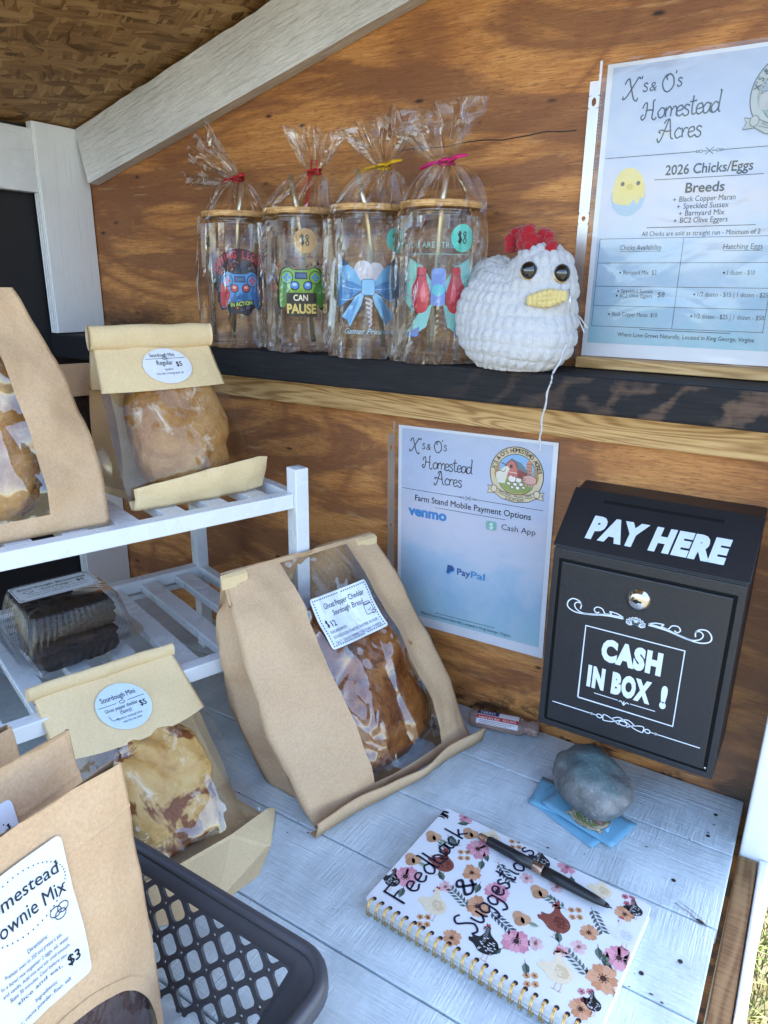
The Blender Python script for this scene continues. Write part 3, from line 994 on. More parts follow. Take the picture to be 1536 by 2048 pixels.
# lip of the folded bottom
V, F = [], []
NL = 48
for k in range(NL+1):
    u = k/NL
    x = (u-.5)*.262
    wv = .0035*math.sin(u*9)+.003*nz((u*6, 1, 2))
    V += [(x, -.002-.0045*math.sin(PI*u), .0015), (x, -.0125+.6*wv, .0015+.0008), (x, -.0175+wv, .021+.3*wv), (x, -.0155+wv, .0222+.3*wv)]
for k in range(NL):
    for j in range(3): F.append((4*k+j, 4*k+j+1, 4*k+j+5, 4*k+j+4))
solid(obj('bottom_fold', V, F, KRAFT, gb_root), .0006)
lb = Ink()
LW, LH = .083, .056
lb.poly(rrect(-LW/2, -LH/2, LW/2, LH/2, .003), 'dfe6f2', 1)
k = 0
per = []
for i in range(27): per += [(-LW/2+.0035+i*(LW-.007)/26, LH/2-.003), (-LW/2+.0035+i*(LW-.007)/26, -LH/2+.003)]
for i in range(1, 17): per += [(-LW/2+.0035, -LH/2+.003+i*(LH-.006)/17), (LW/2-.0035, -LH/2+.003+i*(LH-.006)/17)]
for (a, b) in per: lb.poly(ell(a, b, .00085, .00085, 8), '15161c', 2)
lb.fit('Ghost Pepper Cheddar', -.026, .032, .0135, .0085, '15161c', bold=.004)
lb.fit('Sourdough Bread', -.018, .026, .0045, .0085, '15161c', bold=.004)
lb.hand('$', .0085, .0009, '15161c', (-.034, -.0055))
lb.text('12', .009, '15161c', (-.0275, -.0055), bold=.01)
lb.text('INGREDIENTS:', .0042, '30323c', (-.034, -.0120), bold=.0)
lb.fit('SOURDOUGH STARTER, WATER, FLOUR,', -.034, .035, -.0180, .0045, '30323c')
lb.fit('SALT, GHOST PEPPER, CHEDDAR CHEESE', -.034, .035, -.0238, .0045, '30323c')
# small bread-bag drawing
lb.loop(rrect(.0245, -.0085, .0355, .003, .002), .0007, '2b2c34', 2)
lb.loop(ell(.030, .0035, .0052, .0016, 14), .0007, '2b2c34', 2)
lb.loop(ell(.0345, -.0075, .0028, .002, 12), .0007, '2b2c34', 3)
lb.line([(.028, -.003), (.030, -.0045), (.0325, -.0025)], .0007, '2b2c34', 3)
B1.decal('price_label', lb, gb_root, .555, .735, R(2), .0032, .005)
loaf('bread_loaf', 'dark crusted cheddar loaf inside the large brown bag on the counter', CRUST_DARK, wl(gb_root, (.000, .086, .094)), R(73), -.54, (.092, .038, .104), 4, 'bread loaves', .07, score=(.3, .9, .1))

# --- big bag on the upper rack, cut by the picture edge
lb_root = thing('bread_bag', 'tall brown paper bag standing at the viewer end of the upper rack', 'paper bag', wl(rack, (-.3370, -.246, .3155)), R(71), 'brown paper bread bags')
B2 = Bag(.250, .105, .232, .075, .182, -.010, .024, .0085, 8, -.15, 2.6, .40, .034)
B2.build(lb_root, KRAFT, FILM, lambda u, v, k: k == 'front' and .36 < u < .775 and v > .085 and v < .97, edge_us(.36, .775))
loaf('bread_loaf', 'golden loaf inside the tall brown bag on the upper rack', CRUST_GOLD, wl(lb_root, (.0, .068, .096)), R(71), -.30, (.088, .036, .090), 9, 'bread loaves', .09, score=(.2, .95, -.05))

# --- medium bag on the upper rack with a full clear front
rb_root = thing('bread_bag', 'pale paper bag with a clear front and round label on the upper rack', 'paper bag', wl(rack, (-.0990, -.220, .3155)), R(72), 'brown paper bread bags')
B3 = Bag(.156, .085, .176, .066, .136, -.012, .012, .0026, 14, .1, 1.5, .35)
B3.build(rb_root, KRAFT_Y, FILM_S, lambda u, v, k: (k == 'front' and .06 < v < .70) or (k == 'side' and .05 < v < .70), None, 56, 10, 16, FILM_D)
roll(rb_root, B3, 1.02, .0135, KRAFT_Y, 'rolled_top')
def flap(root, bag, pts, th, mat, name='bottom_flap', puff=.006, y0=-.012, lean=.0):
    """the folded paper bottom standing in front of the window: outline in (x, z)"""
    bm = bmesh.new()
    vs_ = [bm.verts.new((x, 0, z)) for x, z in pts]
    bm.faces.new(vs_)
    bmesh.ops.triangulate(bm, faces=bm.faces[:])
    xs = [p[0] for p in pts]; zs_ = [p[1] for p in pts]
    for ax, lo, hi in ((0, min(xs), max(xs)), (2, min(zs_), max(zs_))):
        k = 1
        N_ = 22 if ax == 0 else 9
        while k < N_:
            pc = [0, 0, 0]; pn = [0, 0, 0]; pc[ax] = lo+(hi-lo)*k/N_; pn[ax] = 1
            bmesh.ops.bisect_plane(bm, geom=bm.verts[:]+bm.edges[:]+bm.faces[:], dist=1e-7, plane_co=pc, plane_no=pn)
            k += 1
    for v in bm.verts:
        tx = (v.co.x-min(xs))/(max(xs)-min(xs)); tz = (v.co.z-min(zs_))/(max(zs_)-min(zs_))
        bel = math.sin(PI*min(1, max(0, tx)))*math.sin(PI*(.15+.75*tz))
        v.co.y = y0-puff*bel+lean*tz+.0018*(ridge(v.co, 34, bag.seed)-.5)+.001*nz(v.co, 60, 3)
    bmesh.ops.recalc_face_normals(bm, faces=bm.faces[:])
    me = bpy.data.meshes.new(name)
    bm.to_mesh(me); bm.free()
    me.polygons.foreach_set('use_smooth', [True]*len(me.polygons))
    me.materials.append(mat)
    o = bpy.data.objects.new(name, me)
    col.objects.link(o); o.parent = root
    return solid(o, .0007)
flap(rb_root, B3, [(-.078, .001), (-.045, -.0002), (.060, .0), (.082, .003), (.083, .014), (.087, .028), (.088, .040), (.075, .042), (.0, .0365), (-.060, .029), (-.077, .026), (-.076, .015)], .001, KRAFT_Y, puff=.010, y0=-.006, lean=-.006)
rl = Ink()
rl.poly(ell(0, 0, .029, .0200, 36), 'dfe2ea', 1)
rl.line([(-.024, .0085), (.024, .0085)], .0005, '30323a', 2)
rl.fit('Sourdough Mini', -.018, .012, .0105, .006, '20222a')
rl.fit('Regular', -.0125, .007, .0012, .0075, '20222a', bold=.004)
rl.text('$5', .0075, '15161c', (.0105, -.001), bold=.015)
rl.fit('Ingredients:', -.005, .005, -.0050, .0035, '50525c')
rl.fit('flour, water, sourdough starter, salt', -.016, .016, -.0095, .0035, '50525c')
rl.loop(ell(-.001, .0085, .003, .0016, 10), .0005, '20222a', 3)
B3.decal('round_label', rl, rb_root, .55, .835, 0, .0016, .006)
loaf('bread_loaf', 'pale floury mini loaf inside the clear fronted bag on the upper rack', CRUST_TAN, wl(rb_root, (.004, .049, .070)), R(72), -.34, (.058, .028, .070), 21, 'bread loaves', .045, score=(-.55, .8, -.75))

# --- dark bag half hidden between the two
hb_root = thing('bread_bag', 'small dark windowed bag half hidden between two bags on the upper rack', 'paper bag', wl(rack, (-.1900, -.105, .3155)), R(74), 'brown paper bread bags')
B4 = Bag(.135, .07, .145, .030, .115, 0, .010, .002, 31, 0, 2.0, .4)
B4.build(hb_root, KRAFT, FILM_S, lambda u, v, k: (k in ('front', 'side')) and .07 < v < .74, None, 40)
loaf('bread_loaf', 'very dark loaf inside the small hidden bag on the upper rack', BROWNIE, wl(hb_root, (0, .032, .06)), R(74), -.15, (.050, .028, .05), 33, 'bread loaves', .07)

# --- mini bag leaning on the lower rack
mb_root = thing('bread_bag', 'pale paper bag with a shiny clear front leaning on the lower rack', 'paper bag', (.0405, -.3930, 0), R(72), 'brown paper bread bags')
B5 = Bag(.150, .075, .160, .135, .146, -.034, .022, .0026, 44, .0, 1.3, .36)
B5.build(mb_root, KRAFT_Y, FILM, lambda u, v, k: (k == 'front' and .04 < v < .665) or (k == 'side' and .04 < v < .665), None, 56, 10, 16, FILM_S)
roll(mb_root, B5, 1.015, .0075, KRAFT_Y, 'rolled_top')
V = [(-.100, -.048, .0008), (-.02, -.070, .0008), (.030, -.062, .0008), (.060, -.036, .001), (.0915, .006, .0035), (.080, .004, .010), (.030, -.010, .014), (-.04, -.014, .014), (-.092, -.004, .006)]
flb = bmesh.new()
fv = [flb.verts.new(p) for p in V]
flb.faces.new(fv)
me = bpy.data.meshes.new('bottom_flap'); flb.to_mesh(me); flb.free()
me.materials.append(KRAFT_Y)
o = bpy.data.objects.new('bottom_flap', me); col.objects.link(o); o.parent = mb_root
solid(o, .0007)
ml = Ink()
ml.poly(ell(0, 0, .0275, .0225, 36), 'ccdde8', 1)
ml.fit('Sourdough Mini', -.019, .017, .0085, .0068, '20242c', bold=.004)
ml.line([(-.024, .0045), (-.006, .0045)], .0005, '30323a', 2, False)
ml.line([(.006, .0045), (.024, .0045)], .0005, '30323a', 2, False)
ml.loop(ell(0, .0045, .0028, .0015, 10), .0005, '20222a', 3)
ml.fit('Ghost pepper cheddar', -.020, .014, -.0015, .0048, '20242c')
ml.fit('(Spicy)', -.007, .005, -.0060, .0046, '20242c')
ml.text('$5', .0075, '15161c', (.0150, -.0050), bold=.015)
ml.fit('Ingredients: sourdough starter,', -.013, .014, -.0110, .0032, '50525c')
ml.fit('water, flour, salt, cheese', -.009, .011, -.0148, .0032, '50525c')
ml.line([(-.019, -.005), (-.017, -.010), (-.011, -.009)], .0005, '20242c', 3)
B5.decal('round_label', ml, mb_root, .50, .825, 0, .0016, .006)
loaf('bread_loaf', 'cheese topped mini loaf inside the shiny bag leaning on the lower rack', CRUST_CHEESE, wl(mb_root, (-.012, .052, .052)), R(72), -.66, (.050, .027, .062), 51, 'bread loaves', .08, score=(.5, .8, .3))

# ---------------------------------------------------------------- brownies in a clamshell
cl = thing('clamshell_box', 'clear ribbed plastic clamshell box of brownies on the lower rack', 'food box', (-.209, -.3505, .1350), R(74), )
def frustum(w0, d0, w1, d1, z0, z1, rib, n=4, cap_top=True, nr=26, cr=.012):
    V, F = [], []
    def ringpts(w_, d_, z_, amp):
        pts = []
        base = rrect(-w_/2, -d_/2, w_/2, d_/2, cr, 5)
        full = []
        for i in range(len(base)):
            a, b = Vector(base[i]), Vector(base[(i+1) % len(base)])
            L = (b-a).length
            m_ = max(1, int(L/.0012))
            for k_ in range(m_): full.append(a+(b-a)*k_/m_)
        return full
    prev = None
    ref = ringpts(w0, d0, 0, 0)
    N_ = len(ref)
    levels = [(0, 0), (.08, 1), (.5, 1), (.9, 1), (1, .2)]
    for (t, am) in levels:
        w_, d_ = w0+(w1-w0)*t, d0+(d1-d0)*t
        acc = 0
        for i, p in enumerate(ref):
            q = Vector((p.x*w_/w0, p.y*d_/d0))
            nx = Vector((p.x/(w0/2), p.y/(d0/2)))
            side = abs(nx.x) > abs(nx.y)
            ph = (p.y if side else p.x)/.0074*2*PI
            o_ = rib*am*(.5+.5*math.cos(ph))**.6
            q += (Vector((math.copysign(1, nx.x), 0)) if side else Vector((0, math.copysign(1, nx.y))))*o_
            V.append((q.x, q.y, z0+(z1-z0)*t))
    L_ = len(levels)
    for r_ in range(L_-1):
        for i in range(N_):
            F.append((r_*N_+i, r_*N_+(i+1) % N_, (r_+1)*N_+(i+1) % N_, (r_+1)*N_+i))
    if cap_top: F.append([(L_-1)*N_+i for i in range(N_)])
    return V, F
V, F = frustum(.118, .118, .094, .094, .034, .078, .0026)
obj('lid', V, F, CLAM, cl)
V, F = frustum(.092, .092, .118, .118, .0005, .030, .0012, cap_top=False)
F.append(list(range(len(V)//5)))
obj('tray', V, F, CLAM, cl)
mb = MB()
for z in (.0305, .0335):
    o_, i_ = rrect(-.068, -.068, .068, .068, .012, 5), rrect(-.0585, -.0585, .0585, .0585, .010, 5)
    n_ = len(o_)
    mb.add([(x, y, z) for x, y in o_]+[(x, y, z) for x, y in i_], [(k_, (k_+1) % n_, n_+(k_+1) % n_, n_+k_) for k_ in range(n_)])
solid(mb.obj('flange', CLAM, cl), .0009)
bl = Ink()
bl.poly(rrect(-.045, -.0235, .045, .0235, .002), 'f2f6fa', 1)
bl.loop(rrect(-.0432, -.0217, .0432, .0217, .0015), .0005, '22262c', 2)
bl.fit('Sourdough Brownies', -.038, .038, .0085, .0085, '1c2026', bold=.01)
bl.fit('--Extra Fudgy--', -.018, .020, -.0010, .0075, '1c2026', bold=.008)
bl.text('$5', .009, '15161c', (.0255, -.0010), bold=.015)
bl.fit('Ingredients: butter, sugar, eggs, flour, cocoa powder,', -.030, .036, -.0080, .0040, '40444c')
bl.fit('sourdough starter, chocolate chips, vanilla extract', -.034, .034, -.0138, .0040, '40444c')
bl.loop(ell(-.029, .001, .0055, .003, 14), .0006, '22262c', 3)
bl.line([(-.034, .001), (-.029, -.003), (-.024, .001)], .0006, '22262c', 3)
for sx_ in (-1, 1):
    for sy_ in (-1, 1): bl.loop(ell(sx_*.0402, sy_*.019, .0016, .0012, 8), .0005, '22262c', 3)
bl.build('price_label', lambda a, b, h: (a-.002, b+.018, .0786+h), cl)
for (nm, z, r3, lab) in (('brownie', .021, (.043, .043, .0175), 'dark fudgy brownie slab at the bottom of the clear clamshell'), ('brownie', .054, (.043, .040, .0165), 'dark fudgy brownie slab on top in the clear clamshell')):
    nu, nv_ = 96, 40
    V, F = [], []
    for i in range(nv_+1):
        th = PI*i/nv_
        for j in range(nu):
            ph = 2*PI*j/nu
            d = Vector((math.sin(th)*math.cos(ph), math.sin(th)*math.sin(ph), math.cos(th)))
            k_ = (abs(d.x)**9+abs(d.y)**9+abs(d.z)**7)**(-1/8)
            q = d*k_
            q *= 1+.05*nz(q, 3.3, z*99)+.04*ridge(q, 9, z*50)+.02*nz(q, 22, 3)
            V.append((q.x*r3[0], q.y*r3[1], q.z*r3[2]))
    for i in range(nv_):
        for j in range(nu): F.append((i*nu+j, (i+1)*nu+j, (i+1)*nu+(j+1) % nu, i*nu+(j+1) % nu))
    o = obj(nm, V, F, BROWNIE)
    o.location = wl(cl, (0, 0, z)); o.rotation_euler = (0, 0, R(74))
    tag(o, lab, 'brownie', 'brownies in the clamshell')

# ---------------------------------------------------------------- charcoal basket
BX0, BX1, BY1, BY0, BH = -.085, .275, -.482, -.735, .090
bk = thing('plastic_basket', 'charcoal plastic basket with a diamond lattice, at the front of the counter', 'basket', ((BX0+BX1)/2, (BY0+BY1)/2, .001))
def lattice(w_top, w_bot, h, cell=.0197, hole=.0150, th=.0024):
    """a trapezoid panel in (x, z) with diamond set holes, clipped to its outline"""
    bm = bmesh.new()
    hh = h/2
    rng = int((w_top+h)/cell)+3
    c45 = math.cos(PI/4)
    for i in range(-rng, rng):
        for j in range(-rng, rng):
            cx_, cy_ = (i-j)*cell*c45, (i+j+1)*cell*c45
            if abs(cx_) > w_top/2+cell or cy_ < -cell or cy_ > h+cell: continue
            hr = rrect(-hole/2, -hole/2*1.0, hole/2, hole/2, .0036, 3)
            n_ = len(hr)
            sq = []
            for (a, b) in hr:
                m_ = max(abs(a), abs(b))
                # outer ring: same directions pushed to the cell square
                sq.append((max(-cell/2, min(cell/2, a*cell/2/m_ if abs(a) >= abs(b)-1e-9 else a*cell/hole)), max(-cell/2, min(cell/2, b*cell/2/m_ if abs(b) >= abs(a)-1e-9 else b*cell/hole))))
            rot = lambda p: (cx_+(p[0]-p[1])*c45, 0, cy_+(p[0]+p[1])*c45)
            vo = [bm.verts.new(rot(p)) for p in sq]
            vi = [bm.verts.new(rot(p)) for p in hr]
            for k_ in range(n_):
                try: bm.faces.new((vo[k_], vo[(k_+1) % n_], vi[(k_+1) % n_], vi[k_]))
                except ValueError: pass
    bmesh.ops.remove_doubles(bm, verts=bm.verts[:], dist=1e-5)
    def cut(co, no):
        bmesh.ops.bisect_plane(bm, geom=bm.verts[:]+bm.edges[:]+bm.faces[:], dist=1e-7, plane_co=co, plane_no=no, clear_outer=True)
    cut((0, 0, h), (0, 0, 1)); cut((0, 0, 0), (0, 0, -1))
    for sg in (-1, 1):
        n_ = Vector((sg*h, 0, -(w_top-w_bot)/2)).normalized()
        cut((sg*w_bot/2, 0, 0), n_)
    return bm
def panel(name, bm, M):
    bm.transform(M)
    me = bpy.data.meshes.new(name); bm.to_mesh(me); bm.free()
    me.materials.append(GREYPLASTIC)
    o = bpy.data.objects.new(name, me); col.objects.link(o); o.parent = bk
    return bevel(solid(o, .0026), .0006, 1)
LX, LY = BX1-BX0, BY1-BY0
ins = .040
sl = math.atan2(ins, BH)
hh = math.hypot(ins, BH)
panel('lattice_wall', lattice(LX-.034, LX-2*ins-.02, hh), Matrix.Translation((0, LY/2-ins, .0)) @ Matrix.Rotation(-sl, 4, 'X'))
panel('lattice_wall', lattice(LX-.034, LX-2*ins-.02, hh), Matrix.Rotation(PI, 4, 'Z') @ Matrix.Translation((0, LY/2-ins, .0)) @ Matrix.Rotation(-sl, 4, 'X'))
panel('lattice_wall', lattice(LY-.034, LY-2*ins-.02, hh), Matrix.Rotation(-PI/2, 4, 'Z') @ Matrix.Translation((0, LX/2-ins, .0)) @ Matrix.Rotation(-sl, 4, 'X'))
panel('lattice_wall', lattice(LY-.034, LY-2*ins-.02, hh), Matrix.Rotation(PI/2, 4, 'Z') @ Matrix.Translation((0, LX/2-ins, .0)) @ Matrix.Rotation(-sl, 4, 'X'))
panel('lattice_floor', lattice(LX-2*ins, LX-2*ins, LY-2*ins), Matrix.Translation((0, -LY/2+ins, .0015)) @ Matrix.Rotation(-PI/2, 4, 'X') @ Matrix.Scale(-1, 4, (0, 0, 1)))
mb = MB()
rp = rrect(-LX/2, -LY/2, LX/2, LY/2, .030, 8)
n_ = len(rp)
prof = [(-.0045, -.001), (-.0042, .0022), (-.001, .0042), (.003, .0036), (.0056, .0), (.0062, -.009), (.0048, -.009), (.004, -.002)]
V, F = [], []
for k in range(n_):
    a, b, c = Vector(rp[k-1]), Vector(rp[k]), Vector(rp[(k+1) % n_])
    t = (c-a).normalized(); no = Vector((t.y, -t.x))
    for (o_, z_) in prof: V.append((b.x+no.x*o_, b.y+no.y*o_, BH+z_))
m_ = len(prof)
for k in range(n_):
    for j in range(m_): F.append((k*m_+j, k*m_+(j+1) % m_, ((k+1) % n_)*m_+(j+1) % m_, ((k+1) % n_)*m_+j))
obj('rim', V, F, GREYPLASTIC, bk)
# solid edge strips under the rim and round the corners
V, F = [], []
for k in range(n_):
    a, b, c = Vector(rp[k-1]), Vector(rp[k]), Vector(rp[(k+1) % n_])
    q = Vector((b.x*(LX-2*ins)/LX, b.y*(LY-2*ins)/LY))
    for t in (1.0, .82, .02):
        p = q+(b-q)*t
        V.append((p.x, p.y, BH*t+.0002))
for k in range(n_):
    k2 = (k+1) % n_
    F.append((3*k, 3*k+1, 3*k2+1, 3*k2))
    if k % 9 != 8: F.append((3*k+1, 3*k+2, 3*k2+2, 3*k2+1))
solid(obj('upper_band', V, F, GREYPLASTIC, bk), .003)

# brownie mix pouches standing in the basket
def pouch(loc, label, seed, h=.245, wd=.150, tilt=.0, full=True):
    root = thing('mix_pouch', label, 'pouch', loc, R(90), 'brownie mix pouches in the basket')
    bg_ = Bag(wd, .042, h, .012+tilt, wd-.004, 0, .012, .0036, seed, 0, 3.0, .40)
    def win(u, v, k):
        if k != 'front' or not full: return False
        return ((u-.56)/.42)**2+((v-.10)/.36)**2 < 1 and v > .05 and u > .08
    bg_.build(root, KRAFT, FILM_S, win, [k_/60 for k_ in range(61)], 64)
    if full:
        V, F = [], []
        for k_ in range(121):
            t = 2*PI*k_/120
            for s_ in (.955, 1.06):
                u, v = min(.999, max(.08, .56+.42*s_*math.cos(t))), max(.045, .10+.36*s_*math.sin(t))
                V.append(bg_.front(u, v, .0007))
        for k_ in range(120): F.append((2*k_, 2*k_+1, 2*k_+3, 2*k_+2))
        obj('window_edge', V, F, KRAFT, root)
    # heat sealed top edge with its press line
    V, F = [], []
    for k_ in range(31):
        u = k_/30
        for v in (.86, .868, .876):
            p = bg_.front(u, v, .0008 if v == .868 else .0001)
            V.append(p)
    for k_ in range(30):
        for j in (0, 1): F.append((3*k_+j, 3*k_+j+1, 3*k_+j+4, 3*k_+j+3))
    obj('seal_line', V, F, KRAFT, root)
    lk = Ink()
    W_, H_ = .074, .098
    lk.poly(rrect(-W_/2, -H_/2, W_/2, H_/2, .004), 'dde3f0', 1)
    for k_ in range(54):
        t = PI*2*k_/54
        lk.poly(ell(.0+.034*math.cos(t), .0245+.0185*math.sin(t), .0006, .0006, 6), '3a3c48', 2)
    lk.fit('Homestead', -.031, .030, .0270, .0125, '24262e', bold=.006)
    lk.fit('Brownie Mix', -.031, .032, .0130, .0125, '24262e', bold=.006)
    for (a, b) in ((.020, .006), (.026, .006), (.023, .003)): lk.loop(ell(a, b, .0045, .0028, 10), .0006, '24262e', 3)
    lk.fit('Directions:', -.006, .010, -.0045, .0042, '40424c')
    for i, t in enumerate(('Preheat oven to 350 and grease a pan.', 'In a bowl mix together 2 eggs, oil, water', 'and vanilla. Add mix and stir until smooth.', 'Bake 30 minutes. Cool before you', 'slice and eat.')):
        wl_ = .030-.004*abs(i-1.5)
        lk.fit(t, -wl_, wl_-.004, -.0100-.0052*i, .0040, '50525c')
    lk.text('$3', .0105, '15161c', (.020, -.0335), bold=.02)
    lk.fit('Ingredients:', -.008, .010, -.0385, .0038, '50525c')
    lk.fit('sugar, cocoa powder, flour, salt', -.028, .020, -.0435, .0040, '50525c')
    bg_.decal('pouch_label', lk, root, .465, .735, 0, .0022, .006, sx=.80)
    if full:
        V, F = [], []
        for i in range(25):
            for j in range(33):
                u, v = .06+.88*j/32, .02+.46*i/24
                V.append(bg_.front(u, v, -.0035))
        for i in range(24):
            for j in range(32): F.append((i*33+j, i*33+j+1, (i+1)*33+j+1, (i+1)*33+j))
        solid(obj('brownie_mix', V, F, MIXPOWDER, root), .012, -1)
    return root
pouch((.166, -.6255, .0045), 'brown paper pouch in front in the basket with dark mix showing in its window', 61, .2555)
pouch((.116, -.6255, .0045), 'brown paper pouch standing second in the basket behind the front pouch', 67, .2600)
pouch((.052, -.632, .0045), 'brown paper pouch farthest back in the basket, only its corner showing', 73, .2420)
kk = Ink()
kk.line([(.462, -.1925), (.468, -.1960), (.472, -.1965), (.477, -.1985), (.4815, -.2020), (.486, -.2045), (.491, -.2040)], .0009, '76726a', 2)
kk.poly([(.481, -.2015), (.484, -.2000), (.4875, -.2010), (.4905, -.2035), (.486, -.2050)], '3a352f', 2)
for a, b in ((.470, -.190), (.476, -.192), (.482, -.195)): kk.line([(a-.006, b+.001), (a, b-.0012), (a+.005, b-.004)], .0005, '8a9094', 2)
o = kk.build('knot_crack', lambda a, b, h: (a, b, .0004+h+.92), stand)
o['label'] = 'cracked knot near the right end of the counter'
# chipped spots and dirt caught on the boards
dk0 = Ink()
dr = random.Random(77)
for i in range(70):
    x, y = dr.uniform(.0, .49), -dr.choice((.0985, .2025, .3045, .4075))+dr.uniform(-.0018, .0018)
    if dr.random() < .35: x, y = dr.uniform(.05, .49), dr.uniform(-.42, -.01)
    r_ = dr.uniform(.0004, .0013)
    dk0.poly([(x+r_*dr.uniform(.6, 1.9)*math.cos(t), y+r_*dr.uniform(.5, 1)*math.sin(t)) for t in [2*PI*k/7 for k in range(7)]], dr.choice(('5a5248', '6e6a62', '3c362e', '7c7a74')), 1)
o = dk0.build('paint_chips', lambda a, b, h: (a, b, .0003+h+.92), stand)
o['kind'] = 'stuff'

# ---------------------------------------------------------------- printed emblem of the farm
def emblem(k, cx, cy, r, faded=False, L=2):
    """round farm badge: ring with lettering, barn, silo, goat, pig, hens, eggs and a ribbon"""
    C = dict(ring='d9c7a4', line='4a3b30', sky='86b4dc', barn='c9706a', dark='8d3f3c', roof='5f7a8a', silo='c98a72', grass='8f9d5a', goat='e4dccb', pig='dca79a', hen='efe9dc', rib='dfcda8', egg='e6d3b2', field='c9a868')
    if faded: C = dict(C, ring='b9bcb8', sky='8fb4cc', barn='a98d92', rib='b4b6ae', goat='bcbcb6', grass='8fa39a', egg='b9bab0', field='a9aca0', line='555a60')
    P = lambda pts: [(cx+a*r, cy+b*r) for a, b in pts]
    k.poly(P(ell(0, 0, 1, 1, 60)), C['line'], L)
    k.poly(P(ell(0, 0, .97, .97, 60)), C['ring'], L+1)
    k.poly(P(ell(0, 0, .745, .745, 48)), C['line'], L+2)
    k.poly(P(ell(0, 0, .72, .72, 48)), C['sky'], L+3)
    k.poly(P([(-.72, -.02)]+ell(0, 0, .72, .72, 24, PI, 2*PI)[1:]+[(.72, -.0), (.5, .02), (.2, -.02), (-.3, .0)]), C['field'], L+4)
    k.poly(P(ell(0, -.05, .74, .62, 24, PI+.25, 2*PI-.25)), C['grass'], L+5)
    for q in range(7):
        a = 2.55+.09*q
        k.line(P([(.74*math.cos(a), .74*math.sin(a)-.3), (.80*math.cos(a)-.02, .8*math.sin(a)-.05)]), .03*r, 'b98f4e' if not faded else 'a0a298', L+5, False)
        k.line(P([(-.74*math.cos(a), .74*math.sin(a)-.3), (-.80*math.cos(a)+.02, .8*math.sin(a)-.05)]), .03*r, 'b98f4e' if not faded else 'a0a298', L+5, False)
    # barn
    k.poly(P([(-.42, -.12), (-.42, .14), (-.36, .36), (-.20, .52), (-.04, .40), (.04, .22), (.04, -.14)]), C['barn'], L+6)
    k.poly(P([(.04, -.14), (.04, .22), (.42, .10), (.42, -.10)]), C['dark' if not faded else 'barn'], L+6)
    k.poly(P([(-.20, .56), (-.03, .42), (.04, .22), (.44, .10), (.30, .30), (.16, .44)]), C['roof'], L+7)
    k.line(P([(-.44, .12), (-.37, .37), (-.20, .54), (-.03, .41), (.05, .2)]), .03*r, C['line'], L+8, False)
    k.poly(P([(-.25, .22), (-.15, .22), (-.15, .34), (-.25, .34)]), C['line'], L+8)
    k.line(P([(-.40, .08), (.03, .06)]), .02*r, C['goat'], L+8, False)
    for q in range(4): k.poly(P([(.12+.08*q, -.08), (.16+.08*q, -.08), (.16+.08*q, -.0), (.12+.08*q, -.0)]), C['line'], L+8)
    # silo
    k.poly(P([(.36, .0), (.36, .46), (.40, .54), (.46, .56), (.52, .54), (.56, .46), (.56, .02)]), C['silo'], L+6)
    for q in range(4): k.line(P([(.36, .42-.11*q), (.56, .43-.11*q)]), .018*r, C['line'], L+7, False)
    # goat
    k.poly(P([(-.76, -.20), (-.74, .02), (-.62, .08), (-.46, .06), (-.40, .16), (-.44, .26), (-.34, .28), (-.24, .18), (-.30, .10), (-.34, -.08), (-.38, -.22), (-.40, -.36), (-.45, -.36), (-.46, -.2), (-.60, -.2), (-.62, -.36), (-.68, -.36), (-.68, -.2)]), C['goat'], L+9)
    k.line(P([(-.40, .26), (-.48, .36), (-.56, .34)]), .03*r, C['line'], L+10)
    k.line(P([(-.74, .02), (-.62, .08), (-.46, .06), (-.40, .16)]), .02*r, C['line'], L+10)
    # pig
    k.poly(P(ell(.50, -.12, .26, .17, 20)), C['pig'], L+9)
    k.poly(P(ell(.36, -.10, .13, .12, 16)), C['pig'], L+10)
    k.loop(P(ell(.30, -.12, .05, .04, 10)), .016*r, C['line'], L+11)
    for q in (.36, .46, .56, .64): k.poly(P([(q, -.36), (q+.05, -.36), (q+.06, -.2), (q-.01, -.2)]), C['pig'], L+9)
    k.loop(P(ell(.50, -.12, .26, .17, 20)), .016*r, C['line'], L+11)
    # hens, flowers, eggs
    for a, b, s_ in ((-.14, -.16, .15), (.10, -.18, .11), (-.02, -.34, .08), (.20, -.32, .08), (-.26, -.34, .07), (.08, -.46, .08), (.30, -.42, .06), (-.12, -.46, .06)):
        k.poly(P(ell(a, b, s_, s_*.85, 14)), C['hen'], L+9)
        k.loop(P(ell(a, b, s_, s_*.85, 14)), .014*r, C['line'], L+10)
        k.poly(P(ell(a+s_*.2, b+s_*.7, s_*.3, s_*.25, 8)), C['barn'], L+10)
    # ribbon
    k.poly(P([(-.84, -.50), (-.5, -.66), (0, -.72), (.5, -.66), (.84, -.50), (.80, -.74), (.5, -.92), (0, -1.0), (-.5, -.92), (-.80, -.74)]), C['rib'], L+12)
    k.loop(P([(-.84, -.50), (-.5, -.66), (0, -.72), (.5, -.66), (.84, -.50), (.80, -.74), (.5, -.92), (0, -1.0), (-.5, -.92), (-.80, -.74)]), .022*r, C['line'], L+13)
    for sg in (-1, 1):
        k.poly(P([(sg*.80, -.55), (sg*1.06, -.50), (sg*.98, -.62), (sg*1.06, -.78), (sg*.78, -.76)]), C['rib'], L+11)
        k.loop(P([(sg*.80, -.55), (sg*1.06, -.50), (sg*.98, -.62), (sg*1.06, -.78), (sg*.78, -.76)]), .022*r, C['line'], L+12)
        k.poly(P(ell(sg*.80, -.60, .11, .13, 16)), C['egg'], L+14)
        k.loop(P(ell(sg*.80, -.60, .11, .13, 16)), .02*r, C['line'], L+15)
